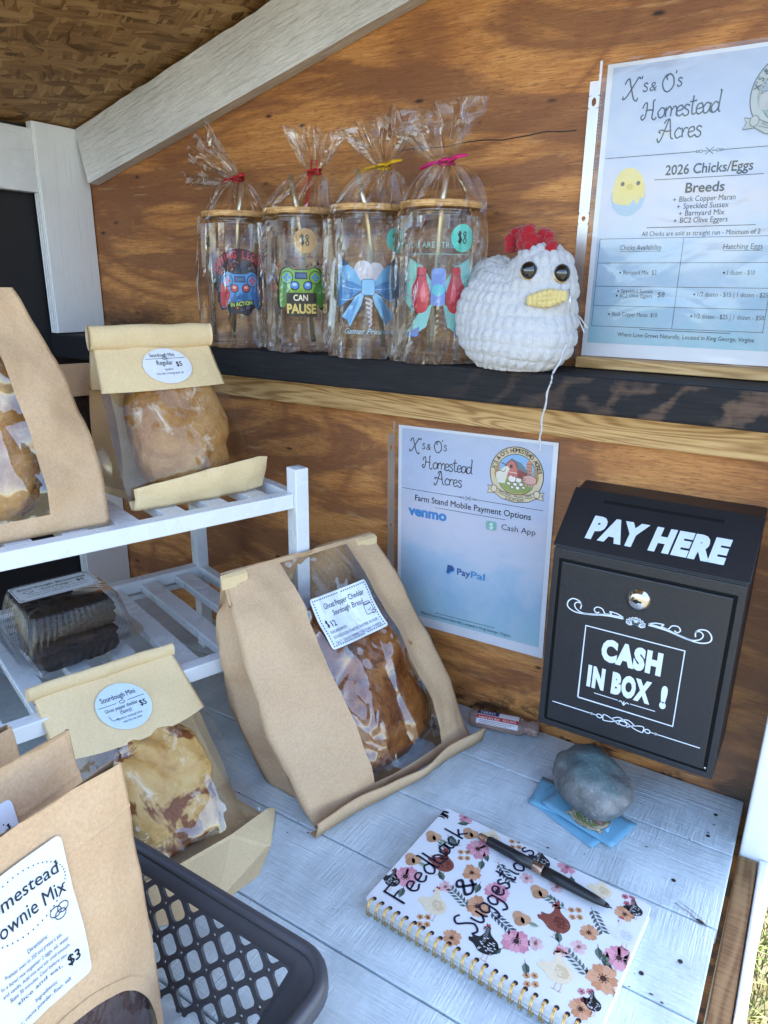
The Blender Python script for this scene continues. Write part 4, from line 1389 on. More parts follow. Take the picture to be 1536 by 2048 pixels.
    k.line(P([(-.70, -.72), (-.3, -.83), (0, -.85), (.3, -.83), (.70, -.72)]), .016*r, C['line'], L+13)
    def arc(t, rad, a0, a1, size, bold=0.0, inward=False, up=0.0):
        n = len(t)
        for i, ch in enumerate(t):
            if ch == ' ': continue
            a = a0+(a1-a0)*i/(n-1)
            V, F = text2d(ch, size*r, bold=bold, align='CENTER')
            k.raw((V, F), C['line'], L+14, (cx+rad*r*math.cos(a), cy+rad*r*math.sin(a)+up*r), a-PI/2 if not inward else a+PI/2)
    arc("X'S & O'S HOMESTEAD ACRES", .80, PI*.93, PI*.07, .21, .012)
    arc('FRESH BREAD, FABULOUS TREATS', 1.9, PI*1.5-.33, PI*1.5+.33, .105, .0, True, 1.09)
    arc('& FLUFFY BUTTS', 1.9, PI*1.5-.17, PI*1.5+.17, .12, .006, True, .94)

TXT = '23252e'
def head(k):
    """the curly farm name and the rule below it, in metres from the sheet's top left corner"""
    k.hand('X', .0190, .00125, TXT, (.0185, -.0335))
    k.hand("'s", .0135, .0011, TXT, (.0335, -.0275))
    k.text('&', .0115, TXT, (.0425, -.0280), shear=.1)
    k.hand('O', .0150, .00125, TXT, (.0535, -.0300))
    k.hand("'s", .0135, .0011, TXT, (.0645, -.0265))
    k.hand('H', .0165, .00125, TXT, (.0385, -.0530))
    k.hand('omestead', .0178, .00125, TXT, (.0520, -.0520), slant=.02, space=.79)
    k.hand('A', .0175, .00125, TXT, (.0565, -.0715))
    k.hand('cres', .0175, .00125, TXT, (.0700, -.0710), space=.86)
    y = -.0840
    k.line([(.0065, y), (.093, y)], .0006, TXT, 3, False)
    k.line([(.115, y), (.203, y)], .0006, TXT, 3, False)
    for s_ in (-1, 1):
        k.line([(.104-.0035, y+s_*.0030), (.104, y), (.104+.0035, y-s_*.0030)], .0006, TXT, 3, False)
        k.loop(ell(.104+s_*.0075, y, .0016, .0011, 10), .0005, TXT, 3)
        k.line([(.104+s_*.002, y), (.104+s_*.0055, y)], .0006, TXT, 3, False)
        k.loop(ell(.104+s_*.0105, y, .0012, .0009, 10), .0005, TXT, 3)

def sheet_thing(label, x, z, tilt):
    root = bpy.data.objects.new('printed_notice', None)
    col.objects.link(root)
    root.location = (x, -.0012, z)
    root.rotation_euler = (0, -tilt, 0)
    tag(root, label, 'notice', 'printed notices in clear sleeves')
    W_, H_ = .2155, .279
    bgm = m_sheet('printed_watercolour')
    def wave(a, b): return -.0006-.0014*(nz((a, b, 0), 7, x*9)*.5+.5)*smooth01(min(a, W_-a, -b, b+H_)*25+.2)
    def gridobj(name, x0, x1, z0, z1, mat, off, n=14):
        V, F = [], []
        for i in range(n+1):
            for j in range(n+1):
                a, b = x0+(x1-x0)*i/n, z0+(z1-z0)*j/n
                V.append((a, wave(a, b)-off, b))
        for i in range(n):
            for j in range(n): F.append((i*(n+1)+j, (i+1)*(n+1)+j, (i+1)*(n+1)+j+1, i*(n+1)+j+1))
        return obj(name, V, F, mat, root)
    gridobj('paper', 0, W_, 0, -H_, SHEETPAPER, 0)
    gridobj('printed_picture', .0055, .2095, -.0035, -.2650, bgm, .0003)
    # clear sleeve with its punched strip
    sl = gridobj('clear_sleeve', -.0035, .2205, .0025, -.284, SLEEVE, .0045, 20)
    mb = MB()
    def strip(z0, z1, x0): mb.add([(x0, -.0012, z0), (-.0062, -.0012, z0), (-.0062, -.0012, z1), (x0, -.0012, z1)], [(0, 1, 2, 3)])
    holes = (-.0315, -.1395, -.2475)
    V, F = [], []
    bm = bmesh.new()
    def rowq(z0, z1, x0=-.0160):
        vs_ = [bm.verts.new((x0, 0, z0)), bm.verts.new((-.0050, 0, z0)), bm.verts.new((-.0050, 0, z1)), bm.verts.new((x0, 0, z1))]
        bm.faces.new(vs_)
    zc = -.013
    rowq(.004, -.013, -.0075)
    for h in holes:
        rowq(zc, h+.006)
        n_ = 14
        hp = [(-.0105+.0022*math.cos(2*PI*i/n_), h+(.0040 if h > -.1 else .0024)*math.sin(2*PI*i/n_)) for i in range(n_)]
        op = []
        for (a, b) in hp:
            da, db = a+.0105, b-h
            m_ = max(abs(da)/.0055, abs(db)/.006)
            op.append((-.0105+da/m_, h+db/m_))
        for i in range(n_):
            j = (i+1) % n_
            bm.faces.new([bm.verts.new((op[i][0], 0, op[i][1])), bm.verts.new((op[j][0], 0, op[j][1])), bm.verts.new((hp[j][0], 0, hp[j][1])), bm.verts.new((hp[i][0], 0, hp[i][1]))])
        zc = h-.006
    rowq(zc, -.270)
    rowq(-.270, -.284, -.0075)
    bm.transform(Matrix.Translation((0, -.0022, 0)))
    me = bpy.data.meshes.new('binding_strip'); bm.to_mesh(me); bm.free()
    me.materials.append(SLEEVE_STRIP)
    o = bpy.data.objects.new('binding_strip', me); col.objects.link(o); o.parent = root
    fn = lambda a, b, h: (a, wave(a, b)-.0004-h, b)
    return root, fn
# perforation-like seam dots are part of the print layer below
def seam(k):
    for i in range(90):
        z = .001-.283*i/89
        k.poly([(-.0046, z), (-.0036, z), (-.0036, z-.0013), (-.0046, z-.0013)], 'b58a74', 2)

# lower sheet: mobile payments
r1, fn1 = sheet_thing('smaller looking pale blue notice of mobile payment options below the shelf', .0308, .3810, .0157)
k1 = Ink()
head(k1); seam(k1)
e1 = Ink()
emblem(e1, .1665, -.0445, .0345)
e1.build('emblem', fn1, r1, .00008, .012)
k1.fit('Farm Stand Mobile Payment Options', .0270, .1885, -.0985, .0115, TXT, bold=.012)
k1.line([(.0575, -.1037), (.1560, -.1035)], .0006, TXT, 3, False)
k1.fit('venmo', .0165, .0745, -.1195, .0190, '3f86c6', bold=.045)
k1.poly(rrect(.1300, -.1205, .1445, -.1085, .003), '84b7ab', 3)
k1.text('$', .0110, 'e6eef0', (.1373, -.1185), 4, align='CENTER', bold=.02)
k1.fit('Cash App', .1510, .1955, -.1168, .0105, TXT)
k1.fit('Pay', .0920, .1110, -.1905, .0130, '2f62a4', bold=.03)
k1.fit('Pal', .1118, .1322, -.1905, .0130, '4a97d0', bold=.03)
pP = [(.0765, -.1915), (.0780, -.1795), (.0845, -.1795), (.0875, -.1820), (.0865, -.1865), (.0825, -.1880), (.0800, -.1880), (.0793, -.1915)]
k1.poly([(a+.0012, b-.0014) for a, b in pP], '4a97d0', 3)
k1.poly(pP, '24508f', 4)
k1.line([(.0612, -.2540), (.1490, -.2535)], .0006, TXT, 3, False)
k1.fit('Where Love Grows Naturally, Located in King George, Virgina', .0385, .1710, -.2605, .0055, TXT)
k1.build('lettering', fn1, r1, .00008, .012)

# upper sheet: chicks and eggs
r2, fn2 = sheet_thing('larger looking pale blue notice of chick and egg prices above the shelf', .2609, .7639, .0046)
k2 = Ink()
head(k2); seam(k2)
e2 = Ink()
emblem(e2, .1665, -.0420, .0345, True)
e2.build('emblem', fn2, r2, .00008, .012)
q2 = Ink()
k2.fit('2026 Chicks/Eggs', .0662, .1437, -.1028, .0125, TXT, bold=.02)
k2.line([(.0565, -.1065), (.1536, -.1068)], .0006, TXT, 3, False)
k2.fit('Breeds', .0868, .1218, -.1195, .0125, TXT, bold=.025)
for i, (t, a, b) in enumerate((('Black Copper Maran', .0825, .1325), ('Speckled Sussex', .0870, .1275), ('Barnyard Mix', .0895, .1248), ('BC2 Olive Eggers', .0855, .1285))):
    y = -.1275-.0064*i
    k2.fit(t, a, b, y, .0070, TXT, bold=.004)
    c_ = (a-.0045, y+.0021)
    k2.poly([(c_[0]+(.0019 if q % 2 == 0 else .0006)*math.cos(q*PI/4), c_[1]+(.0021 if q % 2 == 0 else .0006)*math.sin(q*PI/4)) for q in range(8)], TXT, 3)
k2.line([(.0545, -.1503), (.1535, -.1503)], .0006, TXT, 3, False)
k2.fit('All Chicks are sold as straight run - Minimum of 2', .0505, .1582, -.1582, .0064, TXT)
TB = '3b4658'
for y in (-.1600, -.1835, -.2066, -.2262, -.2473): k2.line([(.0085, y), (.175, y-.0003)], .00045, TB, 3, False)
for x_ in (.0088, .0912, .1745): k2.line([(x_, -.1600), (x_-.0003, -.2473)], .00045, TB, 3, False)
def dia(x_, y_): k2.poly([(x_-.0012, y_), (x_, y_-.0013), (x_+.0012, y_), (x_, y_+.0013)], TXT, 3)
def row(t, a, b, y, s_=.0062, d=True):
    k2.fit(t, a+(.004 if d else 0), b, y, s_, TB)
    if d: dia(a+.001, y+.0018)
row('Chicks Availability', .0305, .0712, -.1712, .0072, False); k2.line([(.0305, -.1725), (.0712, -.1725)], .0004, TB, 3, False)
row('Hatching Eggs', .1283, .1623, -.1716, .0072, False); k2.line([(.1283, -.1729), (.1623, -.1729)], .0004, TB, 3, False)
row('Barnyard Mix  $3', .0322, .0692, -.1949)
row('1 dozen - $10', .1312, .1592, -.1948)
row('Speckled Sussex', .0320, .0680, -.2130, .0056)
row('BC2 Olive Eggers', .0312, .0680, -.2176, .0056)
k2.text('$8', .0072, TB, (.0730, -.2166))
row('1/2 dozen - $15 | 1 dozen - $25', .1070, .1735, -.2152)
row('Black Copper Maran  $10', .0250, .0750, -.2365)
row('1/2 dozen - $25 | 1 dozen - $50', .1070, .1735, -.2362)
k2.line([(.059, -.2493), (.146, -.2495)], .0006, TXT, 3, False)
k2.fit('Where Love Grows Naturally, Located in King George, Virgina', .0370, .1680, -.2570, .0060, TXT)
# hatching chick in its shell
q2.poly([(.0150, -.1200), (.0170, -.1130), (.0480, -.1140), (.0500, -.1210), (.0470, -.1310), (.0400, -.1375), (.0330, -.1390), (.0250, -.1370), (.0180, -.1300)], 'a9bdd0', 2)
q2.poly([(.0178, -.1240), (.0170, -.1120), (.0190, -.1030), (.0235, -.0965), (.0280, -.0945), (.0325, -.0938), (.0375, -.0955), (.0440, -.1010), (.0480, -.1110), (.0490, -.1230), (.0450, -.1215), (.0425, -.1285), (.0390, -.1230), (.0345, -.1285), (.0305, -.1235), (.0265, -.1280), (.0235, -.1225), (.0215, -.1270)], 'e3cf7a', 3)
for a in (.0262, .0415): q2.poly(ell(a, -.1085, .0020, .0021, 12), '4b4a3c', 4)
q2.poly(ell(.0336, -.1115, .0034, .0030, 14), 'd3bd62', 4)
k2.build('lettering', fn2, r2, .00008, .012)
q2.build('chick_picture', fn2, r2, .00008, .012)

# ---------------------------------------------------------------- cash box on the wall
cb = thing('cash_box', 'black metal drop box lettered pay here and cash in box, hung on the plywood', 'cash box', (.375, 0, .076))
W2, D2 = .0935, .092
mb = MB()
side = [(0, -.0012), (-D2, -.0012)]
prof = [(-.001, 0), (-D2, 0), (-D2, .218), (-.030, .267), (-.001, .2705)]
mb.prism(prof, lambda p: (-W2, p[0], p[1]), lambda p: (W2, p[0], p[1]))
bevel(mb.obj('body', BLACKMETAL, cb), .0022, 3)
mb = MB()
mb.prism([(-W2-.0012, .2195), (W2+.0012, .2195), (W2+.0012, .2201), (-W2-.0012, .2201)], lambda p: (p[0], -D2-.0012, p[1]), lambda p: (p[0], -D2+.004, p[1]))
mb2 = MB()
# sloping lid plate, proud of the body
dv = Vector((0, .062, .049)).normalized()
nv3 = Vector((0, -.049, .062)).normalized()
def lidp(a, b, h): return Vector((a, -D2, .2185))+dv*b+nv3*(h)
V = [lidp(-W2-.0015, -.001, 0), lidp(W2+.0015, -.001, 0), lidp(W2+.0015, .078, 0), lidp(-W2-.0015, .078, 0)]
V2 = [v+nv3*.0024 for v in V]
mb2.add(V+V2, [(0, 3, 2, 1), (4, 5, 6, 7), (0, 1, 5, 4), (1, 2, 6, 5), (2, 3, 7, 6), (3, 0, 4, 7)])
bevel(mb2.obj('lid', BLACKMETAL, cb), .0008, 2)
mb = MB()
mb.add([lidp(-.060, .062, .0026), lidp(.060, .062, .0026), lidp(.060, .066, .0026), lidp(-.060, .066, .0026)], [(0, 1, 2, 3)])
mb.obj('coin_slot', ink('020203', .8), cb)
mb = MB()
mb.box((-.0835, -D2-.0030, .0105), (.0835, -D2+.0002, .2025))
bevel(mb.obj('door', BLACKMETAL, cb), .0012, 2)
mb = MB()   # dark gap round the door and the raised frame beyond it
mb.box((-.0865, -D2-.0004, .0078), (.0865, -D2-.0001, .2052))
mb.obj('door_gap', ink('010102', .9), cb)
mb = MB()
f0, f1 = rrect(-.0935, .001, .0935, .2165, .0015, 2), rrect(-.0868, .0075, .0868, .2055, .001, 2)
n_ = len(f0)
for (ya, yb) in ((-D2-.0022, -D2-.0003),):
    mb.add([(x, ya, z) for x, z in f0]+[(x, ya, z) for x, z in f1]+[(x, yb, z) for x, z in f0]+[(x, yb, z) for x, z in f1],
           [(k, (k+1) % n_, n_+(k+1) % n_, n_+k) for k in range(n_)]+[(k, 2*n_+k, 2*n_+(k+1) % n_, (k+1) % n_) for k in range(n_)]+[(n_+k, n_+(k+1) % n_, 3*n_+(k+1) % n_, 3*n_+k) for k in range(n_)])
bevel(mb.obj('door_frame', BLACKMETAL, cb), .0007, 2)
# lock
lk_c = (-.0012, -D2-.003, .1795)
mb = MB()
mb.lathe([(.0, -.0062), (.0070, -.0062), (.0086, -.0052), (.0092, -.0044), (.0118, -.0022), (.0122, -.0006), (.0122, .0004)], lk_c, 36, axis='y', cap=False)
lock = mb.obj('lock', CHROME, cb, True)
mb = MB()
mb.box((lk_c[0]-.0042, lk_c[1]-.0069, lk_c[2]-.0008), (lk_c[0]+.0042, lk_c[1]-.0063, lk_c[2]+.0008))
mb.lathe([(0, -.0068), (.0022, -.0068), (.0022, -.0062)], (lk_c[0]-.001, lk_c[1], lk_c[2]), 14, axis='y', cap=False)
mb.obj('keyhole', ink('0a0a0b', .5), lock)
WH = 'dbe3ee'
pk = Ink()
pk.fit('PAY HERE', -.0655, .0715, .0100, .0370, WH, bold=.070, shear=.12, space=1.13)
pk.build('lid_lettering', lambda a, b, h: lidp(a, b+.006, .0026+h), cb)
dk = Ink()
def cxz(pts): return [(a/1000-.375, b/1000-.076) for a, b in pts]
dk.fit('CASH', -.0315, .0300, .1035, .0320, WH, bold=.070, space=1.16)
dk.fit('IN BOX', -.0430, .0235, .0680, .0320, WH, bold=.070, space=1.16)
dk.fit('!', .0330, .0395, .0680, .0320, WH, bold=.070, space=1.16)
dk.loop([(-.0508, .0490), (.0490, .0490), (.0490, .1365), (-.0508, .1365)], .0016, WH)
dk.line([(-.0340, .0600), (-.0085, .0598)], .0009, WH, 1, False)
dk.line([(.0045, .0598), (.0300, .0600)], .0009, WH, 1, False)
for s_ in (-1, 1):
    dk.line([(-.002+s_*.0005, .0565), (-.002+s_*.003, .0600), (-.002+s_*.0052, .0588)], .0010, WH)
dk.line([(-.002, .0555), (-.002, .0605)], .0014, WH)
# lower rule with its knot
dk.line([(-.0785, .0340), (-.0330, .0340)], .0011, WH, 1, False)
dk.line([(.0330, .0340), (.0775, .0340)], .0011, WH, 1, False)
for s_ in (-1, 1):
    dk.poly(ell(s_*.034, .0340, .0016, .0014, 10), WH)
    dk.line([(s_*.033, .0340), (s_*.029, .0340)], .0010, WH)
    dk.loop(ell(s_*.0255, .0340, .0028, .0022, 14), .0011, WH)
    dk.line([(s_*.021, .0305), (s_*.021, .0375), (s_*.012, .0355), (s_*.004, .0310)], .0011, WH)
    dk.line([(s_*.021, .0305), (s_*.012, .0320), (0, .0385), (-s_*.006, .0395), (-s_*.013, .0350)], .0011, WH)
dk.loop(ell(0, .0340, .0042, .0026, 16), .0011, WH)
# flourish above the frame: scrolls and a lotus
for s_ in (-1, 1):
    o_ = -.0010
    S = lambda pts: [(o_+s_*a, b) for a, b in pts]
    dk.line(S([(.0125, .1545), (.030, .1535), (.048, .1500), (.062, .1490), (.0705, .1525), (.0715, .1585), (.0670, .1635), (.0605, .1630), (.0570, .1590), (.0575, .1540)]), .0013, WH)
    dk.line(S([(.0125, .1560), (.028, .1550), (.044, .1515), (.055, .1500), (.0620, .1530), (.0640, .1580), (.0605, .1610), (.0565, .1590)]), .0012, WH)
    dk.line(S([(.0320, .1555), (.0350, .1600), (.0405, .1605), (.0430, .1570), (.0405, .1540), (.0375, .1555)]), .0012, WH)
    dk.line(S([(.0125, .1560), (.0190, .1585), (.0270, .1590), (.0250, .1565), (.0320, .1550)]), .0012, WH)
    for a, b, c_ in ((0, .0080, .0005), (.35, .0078, .001), (.75, .0078, .0015), (1.15, .0080, .002), (1.5, .0075, .002)):
        q = [(0, 0), (-.0020, b*.5), (0, b), (.0020, b*.5), (0, 0)]
        ca, sa = math.cos(-s_*a), math.sin(-s_*a)
        dk.line([(o_+x*ca-y*sa+s_*c_, .1515+x*sa+y*ca) for x, y in q], .0009, WH)
dk.build('door_lettering', lambda a, b, h: (a, -D2-.0031-h, b), cb)
mb = MB()
mb.lathe([(0, -.0012), (.0012, -.0010), (.0014, .0002)], (.0851, -D2-.0012, .0125), 10, axis='y', cap=False)
mb.obj('hinge_pin', CHROME, cb)

# ---------------------------------------------------------------- things lying on the counter
# small clear bottle by the wall
sb = thing('small_bottle', 'small clear plastic bottle with a red and navy label lying by the plywood', 'bottle', (.2150, -.0270, .0), R(14))
V, F = [], []
prof = [(-.046, .004), (-.045, .0085), (-.040, .0115), (-.03, .0125), (.018, .0125), (.024, .0115), (.028, .0085), (.033, .0082), (.034, .0098), (.044, .0098), (.0455, .008), (.0456, .0)]
mb = MB()
n_ = 28
for (x, r) in prof:
    for j in range(n_):
        t = 2*PI*j/n_
        V.append((x, 1.15*r*math.cos(t), .0112+.85*r*math.sin(t)))
for k in range(len(prof)-1):
    for j in range(n_): F.append((k*n_+j, k*n_+(j+1) % n_, (k+1)*n_+(j+1) % n_, (k+1)*n_+j))
mm = Mat('tinted_plastic')
BOTTLE = mm.fin((.62, .42, .36, 1), .15, None, Transmission_Weight=.55, Specular_IOR_Level=.6, Alpha=.75)
obj('body', V, F, BOTTLE, sb)
sk = Ink()
sk.poly([(-.034, -.010), (.020, -.010), (.020, .010), (-.034, .010)], 'd5d0d2', 1)
sk.poly([(-.034, .003), (-.006, .003), (-.006, .010), (-.034, .010)], '1e2450', 2)
sk.poly([(-.034, -.003), (.020, -.003), (.020, .0022), (-.034, .0022)], 'b02a26', 2)
sk.fit('TERRO', -.031, -.011, .0045, .0055, 'e8e6ea')
sk.fit('Liquid Ant Bait', -.031, -.004, -.0022, .0045, 'eee8e6')
sk.fit('KILLS ANTS', .000, .017, -.0018, .0042, 'eee8e6')
for i in range(3): sk.line([(-.030, -.0050-.0020*i), (.016-.004*i, -.0050-.0020*i)], .0006, '6a3a3c', 2, False)
def bmap(a, b, h):
    t = PI/2+.55-b/.0125
    return (a, 1.16*(.0127+h)*math.cos(t), .0112+.86*(.0127+h)*math.sin(t))
sk.build('bottle_label', bmap, sb, .00012, .004)

# three cards under the stone
ckx = [((.357, -.123), -16, 'bright blue card with a round farm badge on top under the stone'), ((.338, -.115), 2, 'blue card fanned out in the middle under the stone'), ((.343, -.129), -22, 'blue card lowest under the stone, showing only a strip')]
for i, ((x, y), a, lab) in enumerate(ckx):
    c_ = thing('business_card', lab, 'card', (x, y, .0006+.0012*(2-i)), R(a), 'blue cards under the stone')
    mb = MB()
    V, F = [], []
    for p in range(13):
        for q in range(7):
            u, v = p/12, q/6
            V.append(((u-.5)*.089, (v-.5)*.051, .0002+.0035*max(0, abs(u-.5)-.3)**2*12*(1 if i else .8)))
    for p in range(12):
        for q in range(6): F.append((p*7+q, (p+1)*7+q, (p+1)*7+q+1, p*7+q+1))
    mcard = _plain.get('card') or m_glossy('card_blue', (.20, .45, .60), .3, 0, 0, .5)
    _plain['card'] = mcard
    solid(obj('card_stock', V, F, mcard, c_), .0004)
    if i == 0:
        ek = Ink()
        emblem(ek, .0, .0, .0215)
        ek.build('badge', lambda a, b, h: (a+.004, b-.001, .0007+h), c_, .00003)
# stone
m = Mat('painted_stone')
a = m.noise(m.coord(), 30, 6, .7)
b = m.noise(m.coord(loc=(3, 1, 4)), 38, 4, .6, .6)
sx = m.n('SeparateXYZ', {0: m.coord()})
tp = m.ramp(m.math('ADD', sx.outputs[2], m.math('MULTIPLY', m.math('SUBTRACT', b, .5), .05)), [(.012, (0, 0, 0)), (.034, (.7, .7, .7))])
spk = m.noise(m.coord(), 260, 3, .7)
c = m.ramp(a, [(.3, (.05, .05, .052)), (.55, (.15, .148, .145)), (.75, (.27, .26, .255))])
c = m.mix(m.math('MULTIPLY', tp, .75), c, (.09, .24, .24, 1))
c = m.mix(m.ramp(spk, [(.60, (0, 0, 0)), (.70, (.5, .5, .5))]), c, (.36, .38, .39, 1))
ROCKM = m.fin(c, .38, m.bump(m.math('ADD', a, m.math('MULTIPLY', spk, .5)), .8, .003), Specular_IOR_Level=.55)
V, F = [], []
nu, nv_ = 72, 44
for i in range(nv_+1):
    th = PI*i/nv_
    for j in range(nu):
        ph = 2*PI*j/nu
        d = Vector((math.sin(th)*math.cos(ph), math.sin(th)*math.sin(ph), math.cos(th)))
        k = (abs(d.x)**2.5+abs(d.y)**2.5+abs(d.z)**2.5)**(-1/2.5)
        q = d*k*(1+.13*nz(d, 1.3, 4)+.05*nz(d, 3, 2))
        V.append((q.x*.0475, q.y*.0345, max(-.0262, q.z*.0285)))
for i in range(nv_):
    for j in range(nu): F.append((i*nu+j, (i+1)*nu+j, (i+1)*nu+(j+1) % nu, i*nu+(j+1) % nu))
o = obj('stone', V, F, ROCKM)
o.location = (.3515, -.1035, .0300); o.rotation_euler = (0, 0, R(-38))
tag(o, 'smooth grey stone with a teal sheen holding down blue cards', 'stone')

# ---------------------------------------------------------------- notebook with a floral hen cover
nb = thing('notebook', 'spiral notebook with a floral hen cover and handwritten title, on the counter', 'notebook', (.218, -.359, .0006), R(-3))
NW, NH, NT = .2200, .1490, .0125
mb = MB()
mb.box((.002, .001, .0015), (NW-.0015, NH-.0015, NT-.0012))
mm = Mat('page_edges')
wv = mm.noise(mm.coord(scale=(3, 3, 2600)), 1.0, 2)
PAGES = mm.fin(mm.mix(wv, (.60, .58, .56, 1), (.82, .81, .79, 1)), .7)
bevel(mb.obj('pages', PAGES, nb), .0004, 1)
COVER = m_glossy('laminated_cover', (.80, .80, .80), .22, 0, 0, .5)
for z0, z1 in ((0, .0012), (NT-.0010, NT)):
    mb = MB()
    mb.prism(rrect(0, -.001, NW, NH, .004), lambda p: (p[0], p[1], z0), lambda p: (p[0], p[1], z1))
    bevel(mb.obj('cover', COVER, nb), .0003, 1)
c3, s3 = math.cos(R(3)), math.sin(R(3))
def fr(x, y): return ((x*c3-y*s3)/1000, (x*s3+y*c3)/1000)
fk = Ink()
pr = random.Random(12)
def inside(p): return -.001 < p[0] < NW and .0045 < p[1] < NH-.0005
def put(VF, color, layer): 
    V, F = VF
    V = [(min(max(x, .0004), NW-.0004), min(max(y, .0), NH-.0004)) for x, y in V]
    fk.raw((V, F), color, layer)
def P2(pts, color, layer, at, s_=1.0, rot=0.0):
    c_, si = math.cos(rot), math.sin(rot)
    V = [(at[0]+s_*(x*c_-y*si), at[1]+s_*(x*si+y*c_)) for x, y in pts]
    a = sum(V[i-1][0]*V[i][1]-V[i][0]*V[i-1][1] for i in range(len(V)))
    if a < 0: V = V[::-1]
    put((V, [list(range(len(V)))]), color, layer)
def L2(pts, wd, color, layer, at, s_=1.0, rot=0.0, taper=True):
    c_, si = math.cos(rot), math.sin(rot)
    V = [(at[0]+s_*(x*c_-y*si), at[1]+s_*(x*si+y*c_)) for x, y in catmull(pts, 4)]
    put(stroke2d(V, wd, taper), color, layer)
def petal(l, w_): return [(0, 0), (w_*.7, l*.35), (w_, l*.68), (w_*.55, l*.98), (0, l*.9), (-w_*.55, l*1.0), (-w_, l*.68), (-w_*.7, l*.35)]
def flower(at, r, c1, c2, cc, n=6, rot=0.0):
    for i in range(n):
        a = rot+2*PI*i/n+pr.uniform(-.12, .12)
        s_ = pr.uniform(.85, 1.1)
        P2(petal(r, r*.40), c1 if i % 2 else c2, 2+i % 2, at, s_, a)
        L2([(0, r*.25), (r*.05, r*.5), (0, r*.75)], r*.05, c2 if i % 2 else c1, 4, at, s_, a)
    P2(ell(0, 0, r*.20, r*.20, 12), cc, 5, at)
    for i in range(9):
        a = 2*PI*i/9
        P2(ell(math.cos(a)*r*.28, math.sin(a)*r*.28, r*.05, r*.05, 6), cc, 5, at)
def leaf(at, l, rot, c1='4c5a50', c2='6c7a6c'):
    P2([(0, 0), (l*.26, l*.3), (l*.24, l*.62), (0, l), (-l*.22, l*.6), (-l*.24, l*.28)], c1, 2, at, 1, rot)
    P2([(0, 0), (l*.24, l*.3), (l*.22, l*.62), (0, l)], c2, 3, at, 1, rot)
    L2([(0, -l*.25), (0, l*.4), (0, l*.85)], l*.05, '39443c', 4, at, 1, rot)
def frond(at, l, rot, c1='55625a'):
    L2([(0, -l*.5), (l*.06, 0), (0, l*.5)], l*.035, c1, 2, at, 1, rot)
    for i in range(6):
        y = -l*.35+l*.16*i
        for sg in (-1, 1):
            a = rot+sg*-.85
            q = (at[0]-y*math.sin(rot), at[1]+y*math.cos(rot))
            P2([(0, 0), (l*.055, l*.12), (0, l*.27), (-l*.055, l*.12)], c1, 3, q, 1, a)
def rose(at, r):
    for i, (dx, dy, c_) in enumerate(((0, .1, 'd9b48c'), (-.5, .1, 'c99a76'), (.5, .1, 'cfa27c'), (-.25, -.25, 'e2c6a2'), (.3, -.25, 'd6ae88'), (0, -.5, 'b78866'))):
        P2(ell(dx*r, dy*r, r*.58, r*.66, 14), c_, 2+i % 3, at)
    leaf((at[0]+r*.9, at[1]-r*.1), r*1.2, R(-80), '93a184', 'a9b59a')
def berries(at, r, c1='b86a72'):
    for dx, dy in ((-.8, .3), (.1, .9), (.7, -.2), (-.2, -.8)):
        q = (at[0]+dx*r, at[1]+dy*r)
        for i in range(5):
            a = 2*PI*i/5
            P2(ell(math.cos(a)*r*.28, math.sin(a)*r*.28, r*.24, r*.24, 8), c1, 2+i % 2, q)
        P2(ell(0, 0, r*.16, r*.16, 8), '7a2f3a', 4, q)
HEN = [(-.30, 1.02), (-.16, 1.08), (-.04, .98), (.02, .80), (.16, .62), (.42, .48), (.66, .36), (.84, .12), (.86, -.14), (.74, -.42), (.40, -.60), (.02, -.62), (-.22, -.48), (-.44, -.36), (-.66, -.34), (-.78, -.16), (-.62, -.06), (-.70, .10), (-.46, .14), (-.30, .22), (-.22, .44), (-.22, .64), (-.30, .80), (-.44, .84), (-.34, .92)]
def hen(at, s_, kind, flip=1, rot=0.0):
    cols = {'brown': ('8a4a3c', '6e352b', 'a96a55'), 'cream': ('ecd9b8', 'dcc49c', 'f5e9d2'), 'bw': ('26272b', '0f1013', 'e4e4e4'), 'pale': ('dcdce2', 'c9cbd4', 'eeeef2')}[kind]
    f = lambda pts: [(x*flip, y) for x, y in pts]
    for x in (.30, .55):
        L2(f([(x, -.5), (x+.05, -.82), (x+.03, -.98)]), s_*.05, 'd8b9a4', 2, at, s_, rot, False)
        L2(f([(x-.1, -.98), (x+.16, -.96)]), s_*.04, 'd8b9a4', 2, at, s_, rot, False)
    P2(f(catmull(HEN+[HEN[0]], 3)[:-1]), cols[0], 3, at, s_, rot)
    P2(f([(.0, .30), (.40, .34), (.70, .10), (.66, -.22), (.30, -.34), (.02, -.1)]), cols[1], 4, at, s_, rot)
    for i in range(26 if kind == 'bw' else 16):
        x, y = pr.uniform(-.2, .72), pr.uniform(-.48, .42)
        if y > .55-.5*x: continue
        L2(f([(x-.06, y), (x, y-.05), (x+.07, y+.01)]), s_*(.05 if kind == 'bw' else .035), cols[2], 5, at, s_, rot)
    if kind == 'bw':
        for i in range(9):
            L2(f([(-.32+.03*i, .92-.11*i), (-.06+.02*i, .86-.10*i)]), s_*.045, cols[2], 5, at, s_, rot)
    P2(f([(-.34, 1.0), (-.36, 1.16), (-.26, 1.10), (-.20, 1.20), (-.12, 1.08), (-.10, 1.0)]), 'b34a4c', 4, at, s_, rot)
    P2(f([(-.36, .82), (-.30, .82), (-.30, .66), (-.38, .70)]), 'b34a4c', 4, at, s_, rot)
NB_ = -R(0)
for p in ((32.3, 146), (146.4, 139)): flower(fr(*p), .0090, 'dc9aa6', 'c98492', '9a5560', 5, pr.random())
